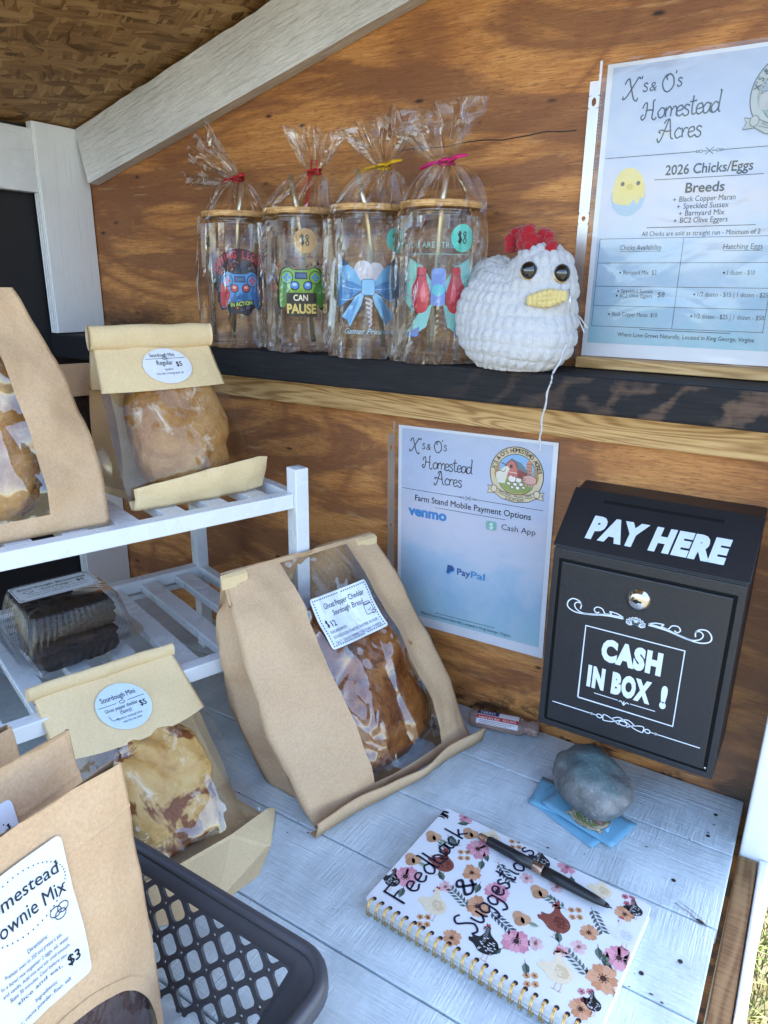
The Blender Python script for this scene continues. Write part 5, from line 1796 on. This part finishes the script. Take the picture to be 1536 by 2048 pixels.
for p, r_ in (((18.8, 42.1), .0140), ((62.5, 112.3), .0125), ((135.9, 33.6), .0135), ((215.7, 66.0), .0125), ((100.7, 74.4), .0125)): flower(fr(*p), r_, 'e3a3ac', 'd48d9a', '40282c', 7, pr.random())
for p, r_ in (((70.6, 81.3), .0098), ((91.8, 48.4), .0120), ((87.0, 6), .0085), ((209.8, 39.9), .0140), ((208.5, 113.9), .0090), ((186.7, 76.8), .0090), ((202.0, 4), .010)): flower(fr(*p), r_, 'd8a27e', 'c98d66', '4a2c22', 6, pr.random())
for p in ((16.5, 103.1), (13.7, 65.1), (130.7, 58.6), (133.6, 95.6), (47, 128)): rose(fr(*p), .0080)
for p in ((54.6, 97.2), (170.6, 89.8), (92.4, 139), (208.4, 132), (202.9, 16.9), (58, 8), (160, 6)): berries(fr(*p), .0062, pr.choice(('c4737c', 'd1a070', 'c98b8f')))
for p in ((56.8, 52.3), (150.8, 40.7), (172.8, 45.8), (183.7, 57.8), (118, 104), (146, 110)): flower(fr(*p), .0072, 'e9c2c0', 'ddb0b0', '8d5a50', 5, pr.random())
for p, a in (((39.4, 140), 2.2), ((72.6, 101.3), 3.5), ((82.7, 73.4), 3.3), ((153.4, 130), 3.6), ((149.9, 18.7), 3.7), ((206.8, 54.9), .2), ((220.0, 33.0), 4.2), ((197.7, 66.9), 3.6), ((167.8, 52.7), .5), ((51.7, 58.2), .9), ((24, 30), 3.4), ((128, 20), 2.6), ((70, 112), 3.9), ((214, 52), 1.2), ((222, 74), 3.2), ((30, 112), 4.4), ((44, 106), 1.9)): leaf(fr(*p), .0125, a)
for p, a, c_ in (((114.8, 46.5), -1.9, '4a5660'), ((74.8, 47.3), 1.2, '5c6a60'), ((188.6, 94.8), -2.4, '55615c'), ((188.8, 40.8), 1.1, '66726a'), ((96, 100), -2.2, '4e5a60'), ((150, 92), 1.4, '68746a'), ((36, 88), .6, '5f6b5f')): frond(fr(*p), .026, a, c_)
for (p, s_, kd, fl) in (((38.7, 77.2), .0165, 'brown', 1), ((155.7, 72.7), .0180, 'brown', 1), ((54.9, 29.2), .0170, 'cream', 1), ((172.9, 26.8), .0180, 'cream', 1), ((65.4, 136), .0125, 'cream', 1), ((180.4, 130), .0140, 'cream', 1), ((118.4, 132), .0150, 'bw', 1), ((111.9, 17.5), .0165, 'bw', 1), ((8, 32), .0120, 'bw', 1), ((210, 92), .0150, 'pale', 1), ((92, 118), .0120, 'pale', -1), ((213, 124), .0105, 'bw', 1), ((207, 14), .0100, 'bw', 1)):
    hen(fr(*p), s_, kd, fl)
for p in ((9.5, 136),):
    q = fr(*p)
    for i in range(10):
        a, b = q[0]+pr.uniform(-.006, .006), q[1]+pr.uniform(-.006, .006)
        L2([(-.004, 0), (0, .0012), (.004, 0)], .0022, '1a1b1f', 3, (a, b), 1, pr.uniform(-.5, .5), True)
# title in marker pen, running away from the wire
MK = '1d1a33'
def hw(t, size, a, b, wd, seed):
    A, B = fr(*a), fr(*b)
    V, F = hand2d(t, 1.0, wd, 0, .05, seed)
    L_ = max(v[0] for v in V)
    dx, dy = B[0]-A[0], B[1]-A[1]
    D_ = math.hypot(dx, dy)
    ang_ = math.atan2(dy, dx)
    V, F = hand2d(t, 1.0, wd/size, 0, .05, seed)
    V = [(x*D_/L_, y*size) for x, y in V]
    fk.raw((V, F), MK, 8, A, ang_)
hw('Feedback', .0240, (34, 12), (45.5, 126), .0019, 3)
hw('&', .0210, (80, 52), (82, 72), .0019, 4)
hw('Suggestions', .0230, (103, 18), (113, 140), .0019, 5)
fk.build('cover_print', lambda a, b, h: (a, b, NT+.00005+h), nb, .00006)
# twin loop wire
mb = MB()
hk = MB()
nR = 24
for i in range(nR):
    x0 = .0075+i*(NW-.015)/(nR-1)
    for dx in (-.0011, .0011):
        pts = []
        for k in range(19):
            t = 2*PI*k/19
            pts.append((x0+dx*(1-.5*math.sin(t)), .0002+.0055*math.cos(t)-.001, NT*.5+.0003+.0098*math.sin(t)))
        pts = [(x, y, max(z, .0006)) for x, y, z in pts]
        mb.tube(pts, .00055, 6, closed=True)
    hk.lathe([(0, .0004), (.0021, .0004), (.0022, .0002)], (x0, .0047, NT), 10, cap=False)
mb.obj('wire_binding', GOLD, nb, True)
hk.obj('punched_hole', ink('2a2024', .8), nb)

# pen lying on the notebook
pd = fr(195.5, 108.9); pe = fr(58.4, 124.3)
M_ = Matrix.Translation(nb.location) @ Matrix.Rotation(R(-3), 4, 'Z')
A = M_ @ Vector((pe[0], pe[1], NT)); B = M_ @ Vector((pd[0], pd[1], NT))
pen = thing('pen', 'black ballpoint pen with a copper band lying across the notebook', 'pen', ((A.x+B.x)/2, (A.y+B.y)/2, A.z+.0056), math.atan2(B.y-A.y, B.x-A.x))
PL_ = (B-A).length
h = PL_/2
PB = m_glossy('soft_black_barrel', (.012, .012, .014), .38)
COPPER = m_glossy('copper_band', (.55, .36, .26), .28, 1.0)
def lx(name, prof, mat): mb = MB(); mb.lathe(prof, (0, 0, 0), 24, axis='x'); return mb.obj(name, mat, pen, True)
lx('upper_barrel', [(.0042, -h+.010), (.0048, -h+.012), (.0052, -h+.04), (.0052, -.0075)], PB)
lx('band', [(.0053, -.0075), (.0054, -.007), (.0054, .0022), (.0053, .0027)], COPPER)
lx('lower_barrel', [(.0053, .0027), (.0054, .02), (.0050, h-.035), (.0040, h-.014), (.0026, h-.004)], PB)
lx('tip', [(.0026, h-.004), (.0018, h-.001), (.0008, h), (.0004, h+.0025)], ink('202022', .3))
lx('button', [(.0030, -h), (.0034, -h+.001), (.0034, -h+.009), (.0042, -h+.010)], COPPER)
mb = MB()
mb.box((-h+.012, .0050, -.0012), (-h+.050, .0062, .0012))
mb.box((-h+.012, .0030, -.0012), (-h+.015, .0055, .0012))
bevel(mb.obj('clip', PB, pen), .0005)

# ---------------------------------------------------------------- crocheted hen
ch = thing('crochet_hen', 'plump white crocheted toy hen with red comb sitting at the right of the shelf', 'toy hen', (.2060, -.0600, .4730))
ells = [((0, 0, .050), (.0695, .0570, .0530)), ((.0310, -.0100, .0820), (.0375, .0370, .0400)), ((-.034, .018, .080), (.034, .028, .030)), ((.012, -.018, .030), (.062, .046, .036))]
CC = Vector((0, 0, .048))
def hexit(d):
    tot = 0.0
    for (c, r) in ells:
        o_ = CC-Vector(c)
        a = sum((d[i]/r[i])**2 for i in range(3)); b = sum(o_[i]*d[i]/r[i]**2 for i in range(3)); cc_ = sum((o_[i]/r[i])**2 for i in range(3))-1
        D_ = b*b-a*cc_
        if D_ <= 0: continue
        t = (-b+math.sqrt(D_))/a
        if t > 0: tot += (t/.06)**14
    return .06*tot**(1/14)
rows, sts, rv, ru = 15, 36, 9, 8
nv_, nu = rows*rv, sts*ru
base = []
for i in range(nv_+1):
    th = PI*(.012+.976*i/nv_)
    row_ = []
    for j in range(nu):
        ph = 2*PI*j/nu
        d = Vector((math.sin(th)*math.cos(ph), math.sin(th)*math.sin(ph), math.cos(th)))
        p = CC+d*hexit(d)
        row_.append((p, d))
    base.append(row_)
V, F = [], []
for i in range(nv_+1):
    for j in range(nu):
        p, d = base[i][j]
        q1 = base[i][(j+1) % nu][0]-base[i][j-1][0]
        q2 = base[min(i+1, nv_)][j][0]-base[max(i-1, 0)][j][0]
        n_ = q2.cross(q1)
        n_ = n_.normalized() if n_.length > 1e-9 else d
        if n_.dot(d) < 0: n_ = -n_
        r_ = i/rv
        s_ = j/ru+.12*int(r_)+.30*(r_-int(r_))
        rr = abs(math.sin(PI*r_))**.55
        ss = abs(math.sin(PI*s_))**.55
        wob = .75+.5*nz((int(s_)*.77, int(r_)*.91, 3))
        f = .0042*(.30+.70*rr)*(.15+.85*ss)*wob+.0008*nz(p, 300, 2)+.0011*nz(p, 90, 4)
        q = p+n_*(f-.002)
        q.z = max(q.z, .0004+.0006*abs(nz(p, 120)))
        V.append(q)
for i in range(nv_):
    for j in range(nu): F.append((i*nu+j, (i+1)*nu+j, (i+1)*nu+(j+1) % nu, i*nu+(j+1) % nu))
V += [base[0][0][0]+Vector((0, 0, .001)), Vector((0, 0, .0004))]
for j in range(nu):
    F.append((len(V)-2, j, (j+1) % nu)); F.append((len(V)-1, nv_*nu+(j+1) % nu, nv_*nu+j))
obj('body', V, F, YARN_W, ch)
ch.scale = (.94, .96, 1.03)
def puff(mb, c, r, seed, k=90, a=.22, rot=None):
    nu_, nvv = 26, 16
    V, F = [], []
    for i in range(nvv+1):
        th = PI*i/nvv
        for j in range(nu_):
            ph = 2*PI*j/nu_
            d = Vector((math.sin(th)*math.cos(ph), math.sin(th)*math.sin(ph), math.cos(th)))
            m_ = 1+a*(abs(nz(d, 2.6, seed))-.1)+.07*nz(d, 7, seed)
            q = Vector((d.x*r[0], d.y*r[1], d.z*r[2]))*m_
            if rot: q = rot @ q
            V.append(q+Vector(c))
    for i in range(nvv):
        for j in range(nu_): F.append((i*nu_+j, (i+1)*nu_+j, (i+1)*nu_+(j+1) % nu_, i*nu_+(j+1) % nu_))
    mb.add(V, F)
mb = MB()
cr_ = random.Random(3)
for k in range(15):
    t = k/14
    lobe = .5+.5*abs(math.sin(PI*(t*3.0+.12)))
    for q in range(4):
        if q == 3 and lobe < .75: continue
        x = -.006+.050*t+cr_.uniform(-.0012, .0012)
        y = -.014-.006*t+.0065*math.sin(PI*t*3.2)+cr_.uniform(-.0015, .0015)
        z = .1165+.0048*math.sin(PI*t)-.006*t+q*.0044*(.55+.5*lobe)+cr_.uniform(-.001, .001)
        puff(mb, (x, y, z), (cr_.uniform(.0048, .0064), cr_.uniform(.0052, .0070), cr_.uniform(.0040, .0052)), k*3.3+q, a=.35, rot=Matrix.Rotation(cr_.uniform(-.9, .9), 3, 'Y'))
mb.obj('comb', YARN_R, ch, True)
def onsurf(x, y, z, lift=0.0):
    d = (Vector((x, y, z))-CC).normalized()
    return CC+d*(hexit(d)+lift), d
face = Vector((.37, -.93, 0)).normalized()
side_ = Vector((.93, .37, 0))
mb = MB()
c0, d0 = onsurf(.0500, -.0430, .0700, .003)
for k in range(24):
    a = (k % 8-3.5)/3.5*.0165
    b = (k//8-1)*.0054*(1-.62*abs(a)/.0165)
    tl = R(12)
    off = side_*(a*math.cos(tl))+Vector((0, 0, b+a*math.sin(tl)*.6))
    puff(mb, c0+off+face*(.003-.22*abs(a)), (.0040, .0048, .0034), 50+k, a=.35)
mb.obj('beak', YARN_Y, ch, True)
for (x, y, z) in ((.0300, -.0455, .0945), (.0625, -.0330, .0945)):
    c0, d0 = onsurf(x, y, z, .0005)
    dd = (d0+face*.8).normalized()
    M2 = Matrix.Translation(c0) @ dd.to_track_quat('Z', 'Y').to_matrix().to_4x4()
    mb = MB()
    mb.lathe([(0, .0080), (.0034, .0075), (.0062, .0057), (.0081, .0028), (.0085, .0)], (0, 0, 0), 28, cap=False)
    mb.V = [M2 @ v for v in mb.V]
    e = mb.obj('eye', EYEBLACK, ch, True)
    mb = MB()
    mb.lathe([(.0083, -.0012), (.0088, -.0014), (.0089, -.0004), (.0087, .0001), (.0083, .0001)], (0, 0, 0), 28, cap=False)
    mb.V = [M2 @ v for v in mb.V]
    mb.obj('eye_ring', GOLD, e, True)
# loose yarn ends
W = lambda x, y, z: (x-.206, y+.060, z-.473)
tp_ = []
for (x, y, z) in catmull([(0, 0), (1, 0)], 2) and [(.2800, -.100, .503), (.2795, -.108, .490), (.2735, -.1150, .474), (.2705, -.1170, .455), (.2670, -.1165, .430), (.2668, -.1165, .412), (.2672, -.1160, .397)]:
    tp_.append(W(x, y, z))
fine = []
for k in range(len(tp_)-1):
    for q in range(6):
        a, b = Vector(tp_[k]), Vector(tp_[k+1])
        p = a+(b-a)*q/6
        fine.append(p+Vector((.0006*math.sin(k*6+q), .0006*math.cos(k*6+q), 0)))
mb = MB(); mb.tube(fine, [.00105+.00025*math.sin(i*1.9) for i in range(len(fine))], 7)
mb.tube([W(.282, -.075, .528), W(.290, -.083, .523), W(.297, -.088, .517)], .0007, 6)
mb.tube([W(.282, -.075, .527), W(.289, -.085, .520), W(.295, -.090, .513)], .0006, 6)
mb.obj('loose_thread', YARN_W, ch, True)
mb = MB(); mb.tube([W(.2745, -.090, .552), W(.2775, -.093, .545), W(.2790, -.095, .532)], .0006, 6)
mb.obj('needle', CHROME, ch, True)

# ---------------------------------------------------------------- glass tumblers in tied cellophane
def controller(k, s_, c1, c2, c3_, btn, at=(0, 0)):
    P = lambda pts: [(at[0]+a*s_, at[1]+b*s_) for a, b in pts]
    half = [(0, .42), (.30, .44), (.52, .52), (.78, .40), (.90, .10), (.98, -.42), (.96, -.82), (.80, -.96), (.62, -.78), (.46, -.34), (.30, -.22), (0, -.20)]
    body = catmull(half, 4)
    full = body+[(-a, b) for a, b in body[::-1]][1:-1]
    big = [(a*1.07, b*1.09) for a, b in full]
    k.poly(P(big), '12141c', 3)
    k.poly(P(full), c1, 4)
    k.poly(P([(-.90, .10), (-.98, -.42), (-.96, -.82), (-.80, -.96), (-.62, -.78), (-.46, -.34), (-.62, -.05)]), c2, 5)
    k.poly(P([(.90, .10), (.98, -.42), (.96, -.82), (.80, -.96), (.62, -.78), (.46, -.34), (.62, -.05)]), c3_, 5)
    for sg in (-1, 1):
        k.poly(P(ell(sg*.58, .16, .27, .25, 20)), '1c2433', 6)
        k.poly(P(ell(sg*.58, .16, .235, .215, 20)), c1, 7)
        for a, b in ((.10, 0), (-.10, 0), (0, .10), (0, -.10)): k.poly(P(ell(sg*.58+a, .16+b, .062, .062, 10)), btn, 8)
        k.poly(P(ell(sg*.26, -.14, .19, .18, 18)), '161a26', 7)
        k.poly(P(ell(sg*.26, -.13, .145, .135, 18)), btn, 8)
        k.poly(P(ell(sg*.26, -.10, .085, .06, 14)), 'e2a6a0' if btn != '3f7fd0' else 'a8cdf0', 9)
    k.poly(P([(-.26, .10), (.26, .10), (.24, .36), (-.24, .36)]), '1f2c4a', 7)
    k.poly(P([(-.20, .16), (.20, .16), (.18, .30), (-.18, .30)]), '3d5a86', 8)
def print_one(k):
    rr = random.Random(4)
    out = [(.040*math.cos(t)*(1+.08*math.sin(7*t))*.98, .033*math.sin(t)*(1+.10*math.sin(9*t+1))-.004) for t in [2*PI*i/70 for i in range(70)]]
    k.poly(out, '191426', 1)
    for i in range(60):
        a = rr.uniform(0, 2*PI); r_ = rr.uniform(.72, .98)
        x, y = .038*r_*math.cos(a), .031*r_*math.sin(a)-.004
        k.poly([(x, y), (x+rr.uniform(-.004, .004), y+rr.uniform(.002, .007)), (x+rr.uniform(.001, .004), y+rr.uniform(-.002, .003))], rr.choice(('a02030', 'd05a2a', '38508e', '5a2a6e', '7a1c2c', '2f86b4')), 2)
    n = len('GAMING LEGEND')
    band = [(.042*math.sin(a)*1.02, -.062+.100*math.cos(a*.62)) for a in [-1.0+2*i/20 for i in range(21)]]
    k.poly([(x, y+.0045) for x, y in band]+[(x*.96, y-.0105) for x, y in band[::-1]], '3a1020', 2)
    for i, c_ in enumerate('GAMING LEGEND'):
        if c_ == ' ': continue
        a = -.92+1.84*i/(n-1)
        V, F = text2d(c_, .0125, bold=.03, align='CENTER', sx=.72)
        x, y = .042*math.sin(a)*.99, -.062+.100*math.cos(a*.62)
        k.raw((V, F), 'c23a44', 4, (x, y-.0065), -a*.55)
    controller(k, .0300, '3f86c8', 'b4303c', '2c6cb4', 'c03a40', (0, -.0010))
    k.poly([(-.016, -.0285), (.018, -.0245), (.018, -.0185), (-.016, -.0225)], '20122a', 9)
    V, F = text2d('IN ACTION', .0070, bold=.03, align='CENTER', sx=.85)
    k.raw((V, F), 'b4d25a', 10, (.001, -.0262), R(6))
def print_two(k):
    rr = random.Random(9)
    for i in range(90):
        a = rr.uniform(0, 2*PI); r_ = rr.uniform(.5, 1.06)
        x, y = .038*r_*math.cos(a), .033*r_*math.sin(a)
        if y < -.026 and abs(x) > .03: continue
        k.poly([(x, y), (x+rr.uniform(-.006, .006), y+rr.uniform(.002, .010)), (x+rr.uniform(.001, .005), y+rr.uniform(-.003, .003))], rr.choice(('1c1826', '2a2440', '44306a', 'c08a2c', '8c2430', '20305c', '15131c')), 1+i % 2)
    controller(k, .0310, '7ea83a', '3f7a2a', '3f7a2a', '3f7fd0', (0, .004))
    k.poly([(-.019, -.036), (.019, -.036), (.019, -.0085), (-.019, -.0085)], '1a1512', 9)
    k.fit('CAN', -.010, .008, -.0175, .0098, 'efe6c8', 10, bold=.03)
    k.fit('PAUSE', -.0185, .0185, -.0320, .0150, 'd8bd6a', 10, bold=.04)
    for i in range(14): k.line([(-.03+.0045*i, -.030), (-.03+.0045*i, -.036-.006*rr.random())], .0010, '1c1826', 2, False)
def print_three(k):
    for sg in (-1, 1):
        S = lambda pts: [(sg*a, b) for a, b in pts]
        k.poly(S([(.006, .002), (.016, .018), (.034, .030), (.040, .022), (.042, -.004), (.041, -.024), (.026, -.016), (.010, -.006)]), '6fa6cf', 2)
        k.poly(S([(.006, .000), (.020, .006), (.041, .002), (.041, -.024), (.026, -.016), (.010, -.006)]), '4f86bc', 3)
        k.poly(S([(.022, .024), (.034, .030), (.040, .024), (.030, .022)]), '35506e', 4)
        k.poly(S([(.004, -.006), (.014, -.010), (.034, -.034), (.026, -.036), (.022, -.044), (.008, -.020)]), '7fb4d8', 2)
        k.poly(S([(.010, -.010), (.020, -.018), (.030, -.036), (.026, -.036), (.022, -.042)]), '5a92c4', 3)
        for q in range(4): k.line(S([(.008, -.001-.002*q), (.022, .004-.006*q), (.036, .010-.008*q)]), .0007, 'a6cbe6' if q % 2 else '3d6a9a', 5)
    k.poly(rrect(-.0075, -.009, .0075, .008, .003), '86bce2', 6)
    k.loop(rrect(-.0075, -.009, .0075, .008, .003), .0007, '3f6c9c', 7)
    k.poly(ell(-.006, .017, .011, .011, 16), 'c9c0c6', 1)
    k.poly(ell(.008, .015, .011, .011, 16), 'b9b2bc', 1)
    for q in range(6): k.line([(-.004+.001*q, -.012-.005*q), (.004, -.015-.005*q), (.001, -.019-.005*q)], .0022, 'b7a9b4', 4)
    k.hand('Ganer Pri', .001, .0001, '9cc4d4', (0, 0), 1) if False else None
    V, F = text2d('Gamer Princess', .0092, align='CENTER', shear=.35)
    k.raw((V, F), 'a5c8d6', 3, (0, -.052))
def print_four(k):
    for sg in (-1, 1):
        S = lambda pts: [(sg*a, b) for a, b in pts]
        k.poly(S([(.006, .004), (.018, .022), (.036, .030), (.041, .014), (.041, -.016), (.030, -.026), (.012, -.012)]), '6ea8a6', 2)
        k.poly(S([(.020, .020), (.036, .030), (.041, .014), (.041, -.016), (.034, -.020)]), '86bdb4', 3)
        k.poly(S([(.006, -.016), (.020, -.024), (.040, -.048), (.028, -.050), (.012, -.040)]), '7db8b4', 2)
        k.poly(S([(.020, -.040), (.040, -.048), (.034, -.052), (.022, -.050)]), '5a7ec0', 3)
        k.poly(catmull(S([(.014, .020), (.024, .021), (.026, .010), (.032, -.002), (.030, -.018), (.022, -.026), (.012, -.022), (.009, -.006), (.013, .008), (.014, .020)]), 4)[:-1], 'b32738', 5)
        k.poly(catmull(S([(.016, .006), (.020, -.002), (.019, -.014), (.014, -.010), (.016, .006)]), 4)[:-1], 'd8606a', 6)
        k.line(S([(.014, .013), (.025, .012)]), .0010, '6e1420', 6)
        for a, b in ((.036, .008), (.038, -.008), (.030, -.036), (.024, -.044)): k.poly(ell(sg*a, b, .0012, .0012, 8), 'c8687c', 6)
    k.poly(rrect(-.008, -.018, .008, .020, .004), '6a86c4', 4)
    k.poly(ell(0, -.002, .007, .006, 16), '58b4c2', 5)
    k.fit('YOU ARE STRONGER', -.040, .040, .040, .0085, '86b2ac', 3)
    k.line([(-.034, .034), (.034, .034)], .0006, '86b2ac', 3, False)
PRINTS = [print_one, print_two, print_three, print_four]
TX = [-.1865, -.0835, .0170, .1105]
SPEC = [  # label of tumbler, label of bag, sticker angle, sticker colour, tie colour, tie offset, tail direction, tail size, straw tilt, ribbon
 ('glass tumbler printed with a blue and red game controller, leftmost on the shelf', 'cellophane bag with a red tie drooping to the left, round the leftmost tumbler', -62, '9a7a4c', 'b01a2c', (.004, .000), (-.070, .0, .030), .034, .01),
 ('glass tumbler printed with a green game controller and a tan price sticker', 'cellophane bag with a red hanging ribbon round the green controller tumbler', 8, 'b98f52', 'b01a24', (.026, -.004), (.004, .0, .046), .042, -.012),
 ('glass tumbler printed with a blue bow', 'cellophane bag with a gold tie round the blue bow tumbler', 46, '52bfae', 'd0a41c', (.022, -.004), (-.006, .004, .046), .054, -.016),
 ('glass tumbler printed with red boxing gloves, beside the crocheted hen', 'tall topped cellophane bag with a pink tie beside the crocheted hen', 34, '52bfae', 'd0287a', (.006, -.002), (-.014, .004, .047), .050, .006)]
RG = .0425
for ti in range(4):
    (tl, bl_, sa, scol, tcol, toff, tdir, tsize, stilt) = SPEC[ti]
    cx_ = TX[ti]
    az = math.atan2(.5019-cx_, .7927-.055)
    tb = thing('glass_tumbler', tl, 'tumbler', (cx_, -.0560, .4738), az, 'glass tumblers on the shelf')
    mb = MB()
    prof = [(0, .0005), (.034, .0005), (.0395, .003), (.0420, .009), (RG, .016), (RG, .132), (.0415, .140), (.0385, .1455), (.0375, .148), (.0375, .156)]
    mb.lathe(prof, (0, 0, 0), 56, cap=False)
    prof = [(0, .0065), (.034, .0065), (.0385, .010), (.0400, .016), (.0403, .132), (.0392, .140), (.0362, .146), (.0355, .156)]
    mb.lathe(prof, (0, 0, 0), 56, cap=False)
    mb.obj('glass', GLASS, tb, True)
    mb = MB()
    mb.lathe([(.0, .1592), (.043, .1592), (.0448, .1597), (.0451, .1606), (.0451, .1648), (.0444, .1662), (.004, .1666), (.0, .1666)], (0, 0, 0), 56, cap=False)
    lid = mb.obj('lid', BAMBOO, tb, True)
    mb = MB()
    mb.lathe([(.0365, .1500), (.0402, .1508), (.0402, .1530), (.0375, .1540), (.0402, .1552), (.0405, .1586), (.0360, .1588)], (0, 0, 0), 48, cap=False)
    mb.obj('seal_ring', FILM_D, lid, True)
    mb = MB()
    mb.tube([(-stilt*1.2, .004, .010), (stilt*.2, -.002, .165), (stilt*.9, -.003, .2040)], .0031, 14)
    mb.obj('straw', STRAW, tb, True)
    if ti in (0, 3):
        mb = MB(); sgn = -1 if ti == 0 else 1
        mb.tube([(sgn*.035, .012, .012), (sgn*.036, .010, .150)], .0016, 8)
        mb.obj('straw_brush', STRAW, tb, True)
    k = Ink()
    PRINTS[ti](k)
    ps = (.90, .95, .97, .95)[ti]
    def cyl(a, b, h, r0=RG+.0004):
        t = -PI/2+a*ps/RG
        return ((r0+h)*math.cos(t), (r0+h)*math.sin(t), .0790+b)
    k.build('cup_print', cyl, tb, .00008, .005)
    k = Ink()
    k.poly(ell(0, 0, .0138, .0138, 30), scol, 1)
    k.hand('$8', .0125, .0013, '1c1a16', (-.0068, -.0055))
    ao = R(sa)*RG
    k.build('price_sticker', lambda a, b, h: cyl(a+ao, b+.0500, h, RG+.0022), tb, .0001, .004)

    cb_ = thing('cellophane_bag', bl_, 'gift bag', (cx_, -.0560, .4734), 0, 'cellophane gift bags on the shelf')
    nu, VV, FF = 72, [], []
    zt = .2060
    rws = []
    for q in range(27): rws.append(('b', q/26))
    for q in range(1, 12): rws.append(('n', q/11))
    for q in range(1, 12): rws.append(('t', q/11))
    sd = 11.3*ti+2
    for (kd, t) in rws:
        for j in range(nu):
            th = 2*PI*j/nu
            cth, sth = math.cos(th), math.sin(th)
            if kd == 'b':
                z = .001+.150*t
                r_ = .0492+.0030*math.sin(PI*t)
                cr = (.0052+.005*max(0, 1-t*7))
                p = Vector((cth, sth, z*14))
                dr = cr*(1.2*nz((cth*4.2, sth*4.2, z*9), 1, sd)+.8*(ridge((cth*3.1, sth*3.1, z*16), 1, sd+3)-.5))
                rr_ = min(r_+dr, .0560)
                rr_ = max(rr_, .0452)
                v = Vector((cth*rr_, sth*rr_, max(.0006, z+.004*nz((cth*3, sth*3, 5), 1, sd)*max(0, 1-t*6))))
            elif kd == 'n':
                e = t
                z = .151+(zt-.151)*t
                r_ = .0490*(1-e)**.62+.0052*e
                pl = 1+(.30*e)*math.cos(9*th+sd)+.22*e*math.cos(5*th+1.7*sd)+.16*e*math.cos(19*th+.6*sd)
                dr = .004*(1-e*.6)*(nz((cth*3.2, sth*3.2, z*22), 1, sd+1)+.6*(ridge((cth*2.5, sth*2.5, z*5), 1, sd+7)-.5))
                rr_ = max(.003, r_*pl+dr)
                rr_ = max(rr_, .0470*(1-smooth01(e*2.2)))
                v = Vector((cth*rr_+toff[0]*e**1.3, sth*rr_+toff[1]*e, z))
            else:
                e = t
                fan = tsize*(e**.72)
                pl = .62+.38*math.cos(9*th+sd+e*.8)+.25*math.cos(5*th+1.7*sd)+.22*math.cos(19*th+.6*sd)
                rx, ry = .0048+fan*(.55+.45*pl), .0048+fan*.42*(.5+.5*pl)
                ctr = Vector((toff[0]+tdir[0]*e, toff[1]+tdir[1]*e, zt+tdir[2]*e))
                dv_ = Vector(tdir).normalized()
                ax1 = dv_.cross(Vector((0, 1, 0))).normalized()
                ax2 = Vector((0, 1, 0))
                v = ctr+ax1*(cth*rx)+ax2*(sth*ry)
                v += Vector((nz(v, 60, sd), nz(v, 60, sd+4)*.5, nz(v, 55, sd+8)))*.0075*e
            VV.append(v)
    nr_ = len(rws)
    for r_ in range(nr_-1):
        for j in range(nu): FF.append((r_*nu+j, r_*nu+(j+1) % nu, (r_+1)*nu+(j+1) % nu, (r_+1)*nu+j))
    FF.append(list(range(nu))[::-1])
    FF2 = []
    for f in FF:
        if len(f) == 4:
            FF2 += [(f[0], f[1], f[2]), (f[0], f[2], f[3])]
        else: FF2.append(f)
    obj('wrap', VV, FF2, CELLO, cb_, False)
    # the twisted tie
    mb = MB()
    for q in range(2):
        pts = [(toff[0]+.0078*math.cos(2*PI*i/14), toff[1]+.0078*math.sin(2*PI*i/14), zt-.0018+.0036*q+.0012*math.sin(2*PI*i/14+q)) for i in range(14)]
        mb.tube(pts, .0016, 6, closed=True)
    if ti == 1:
        V = [(toff[0]-.0016, -.0135, zt-.004), (toff[0]+.0030, -.0132, zt-.003), (toff[0]+.0028, -.0205, zt-.038), (toff[0]-.0024, -.0205, zt-.0395)]
        mb.add(V+[(a, b+.0006, c_) for a, b, c_ in V], [(0, 1, 2, 3), (7, 6, 5, 4), (0, 4, 5, 1), (1, 5, 6, 2), (2, 6, 7, 3), (3, 7, 4, 0)])
        mb.tube([(toff[0], -.010, zt), (toff[0]+.004, -.014, zt+.012), (toff[0]+.011, -.013, zt+.010), (toff[0]+.012, -.012, zt-.004)], .0008, 6)
    else:
        for sgn in (-1, 1):
            l_ = .022 if ti != 0 else .014
            a = (toff[0]+sgn*.006, toff[1]-.007, zt)
            mb.tube([a, (a[0]+sgn*l_*.5, a[1]-.003, zt+.003*sgn), (a[0]+sgn*l_, a[1]-.001, zt+(-.006 if sgn < 0 else .004))], [.0016, .0024, .0012], 5)
    mb.obj('twist_tie', m_glossy('foil_tie', lin(tcol)[:3], .3, .35), cb_, False)
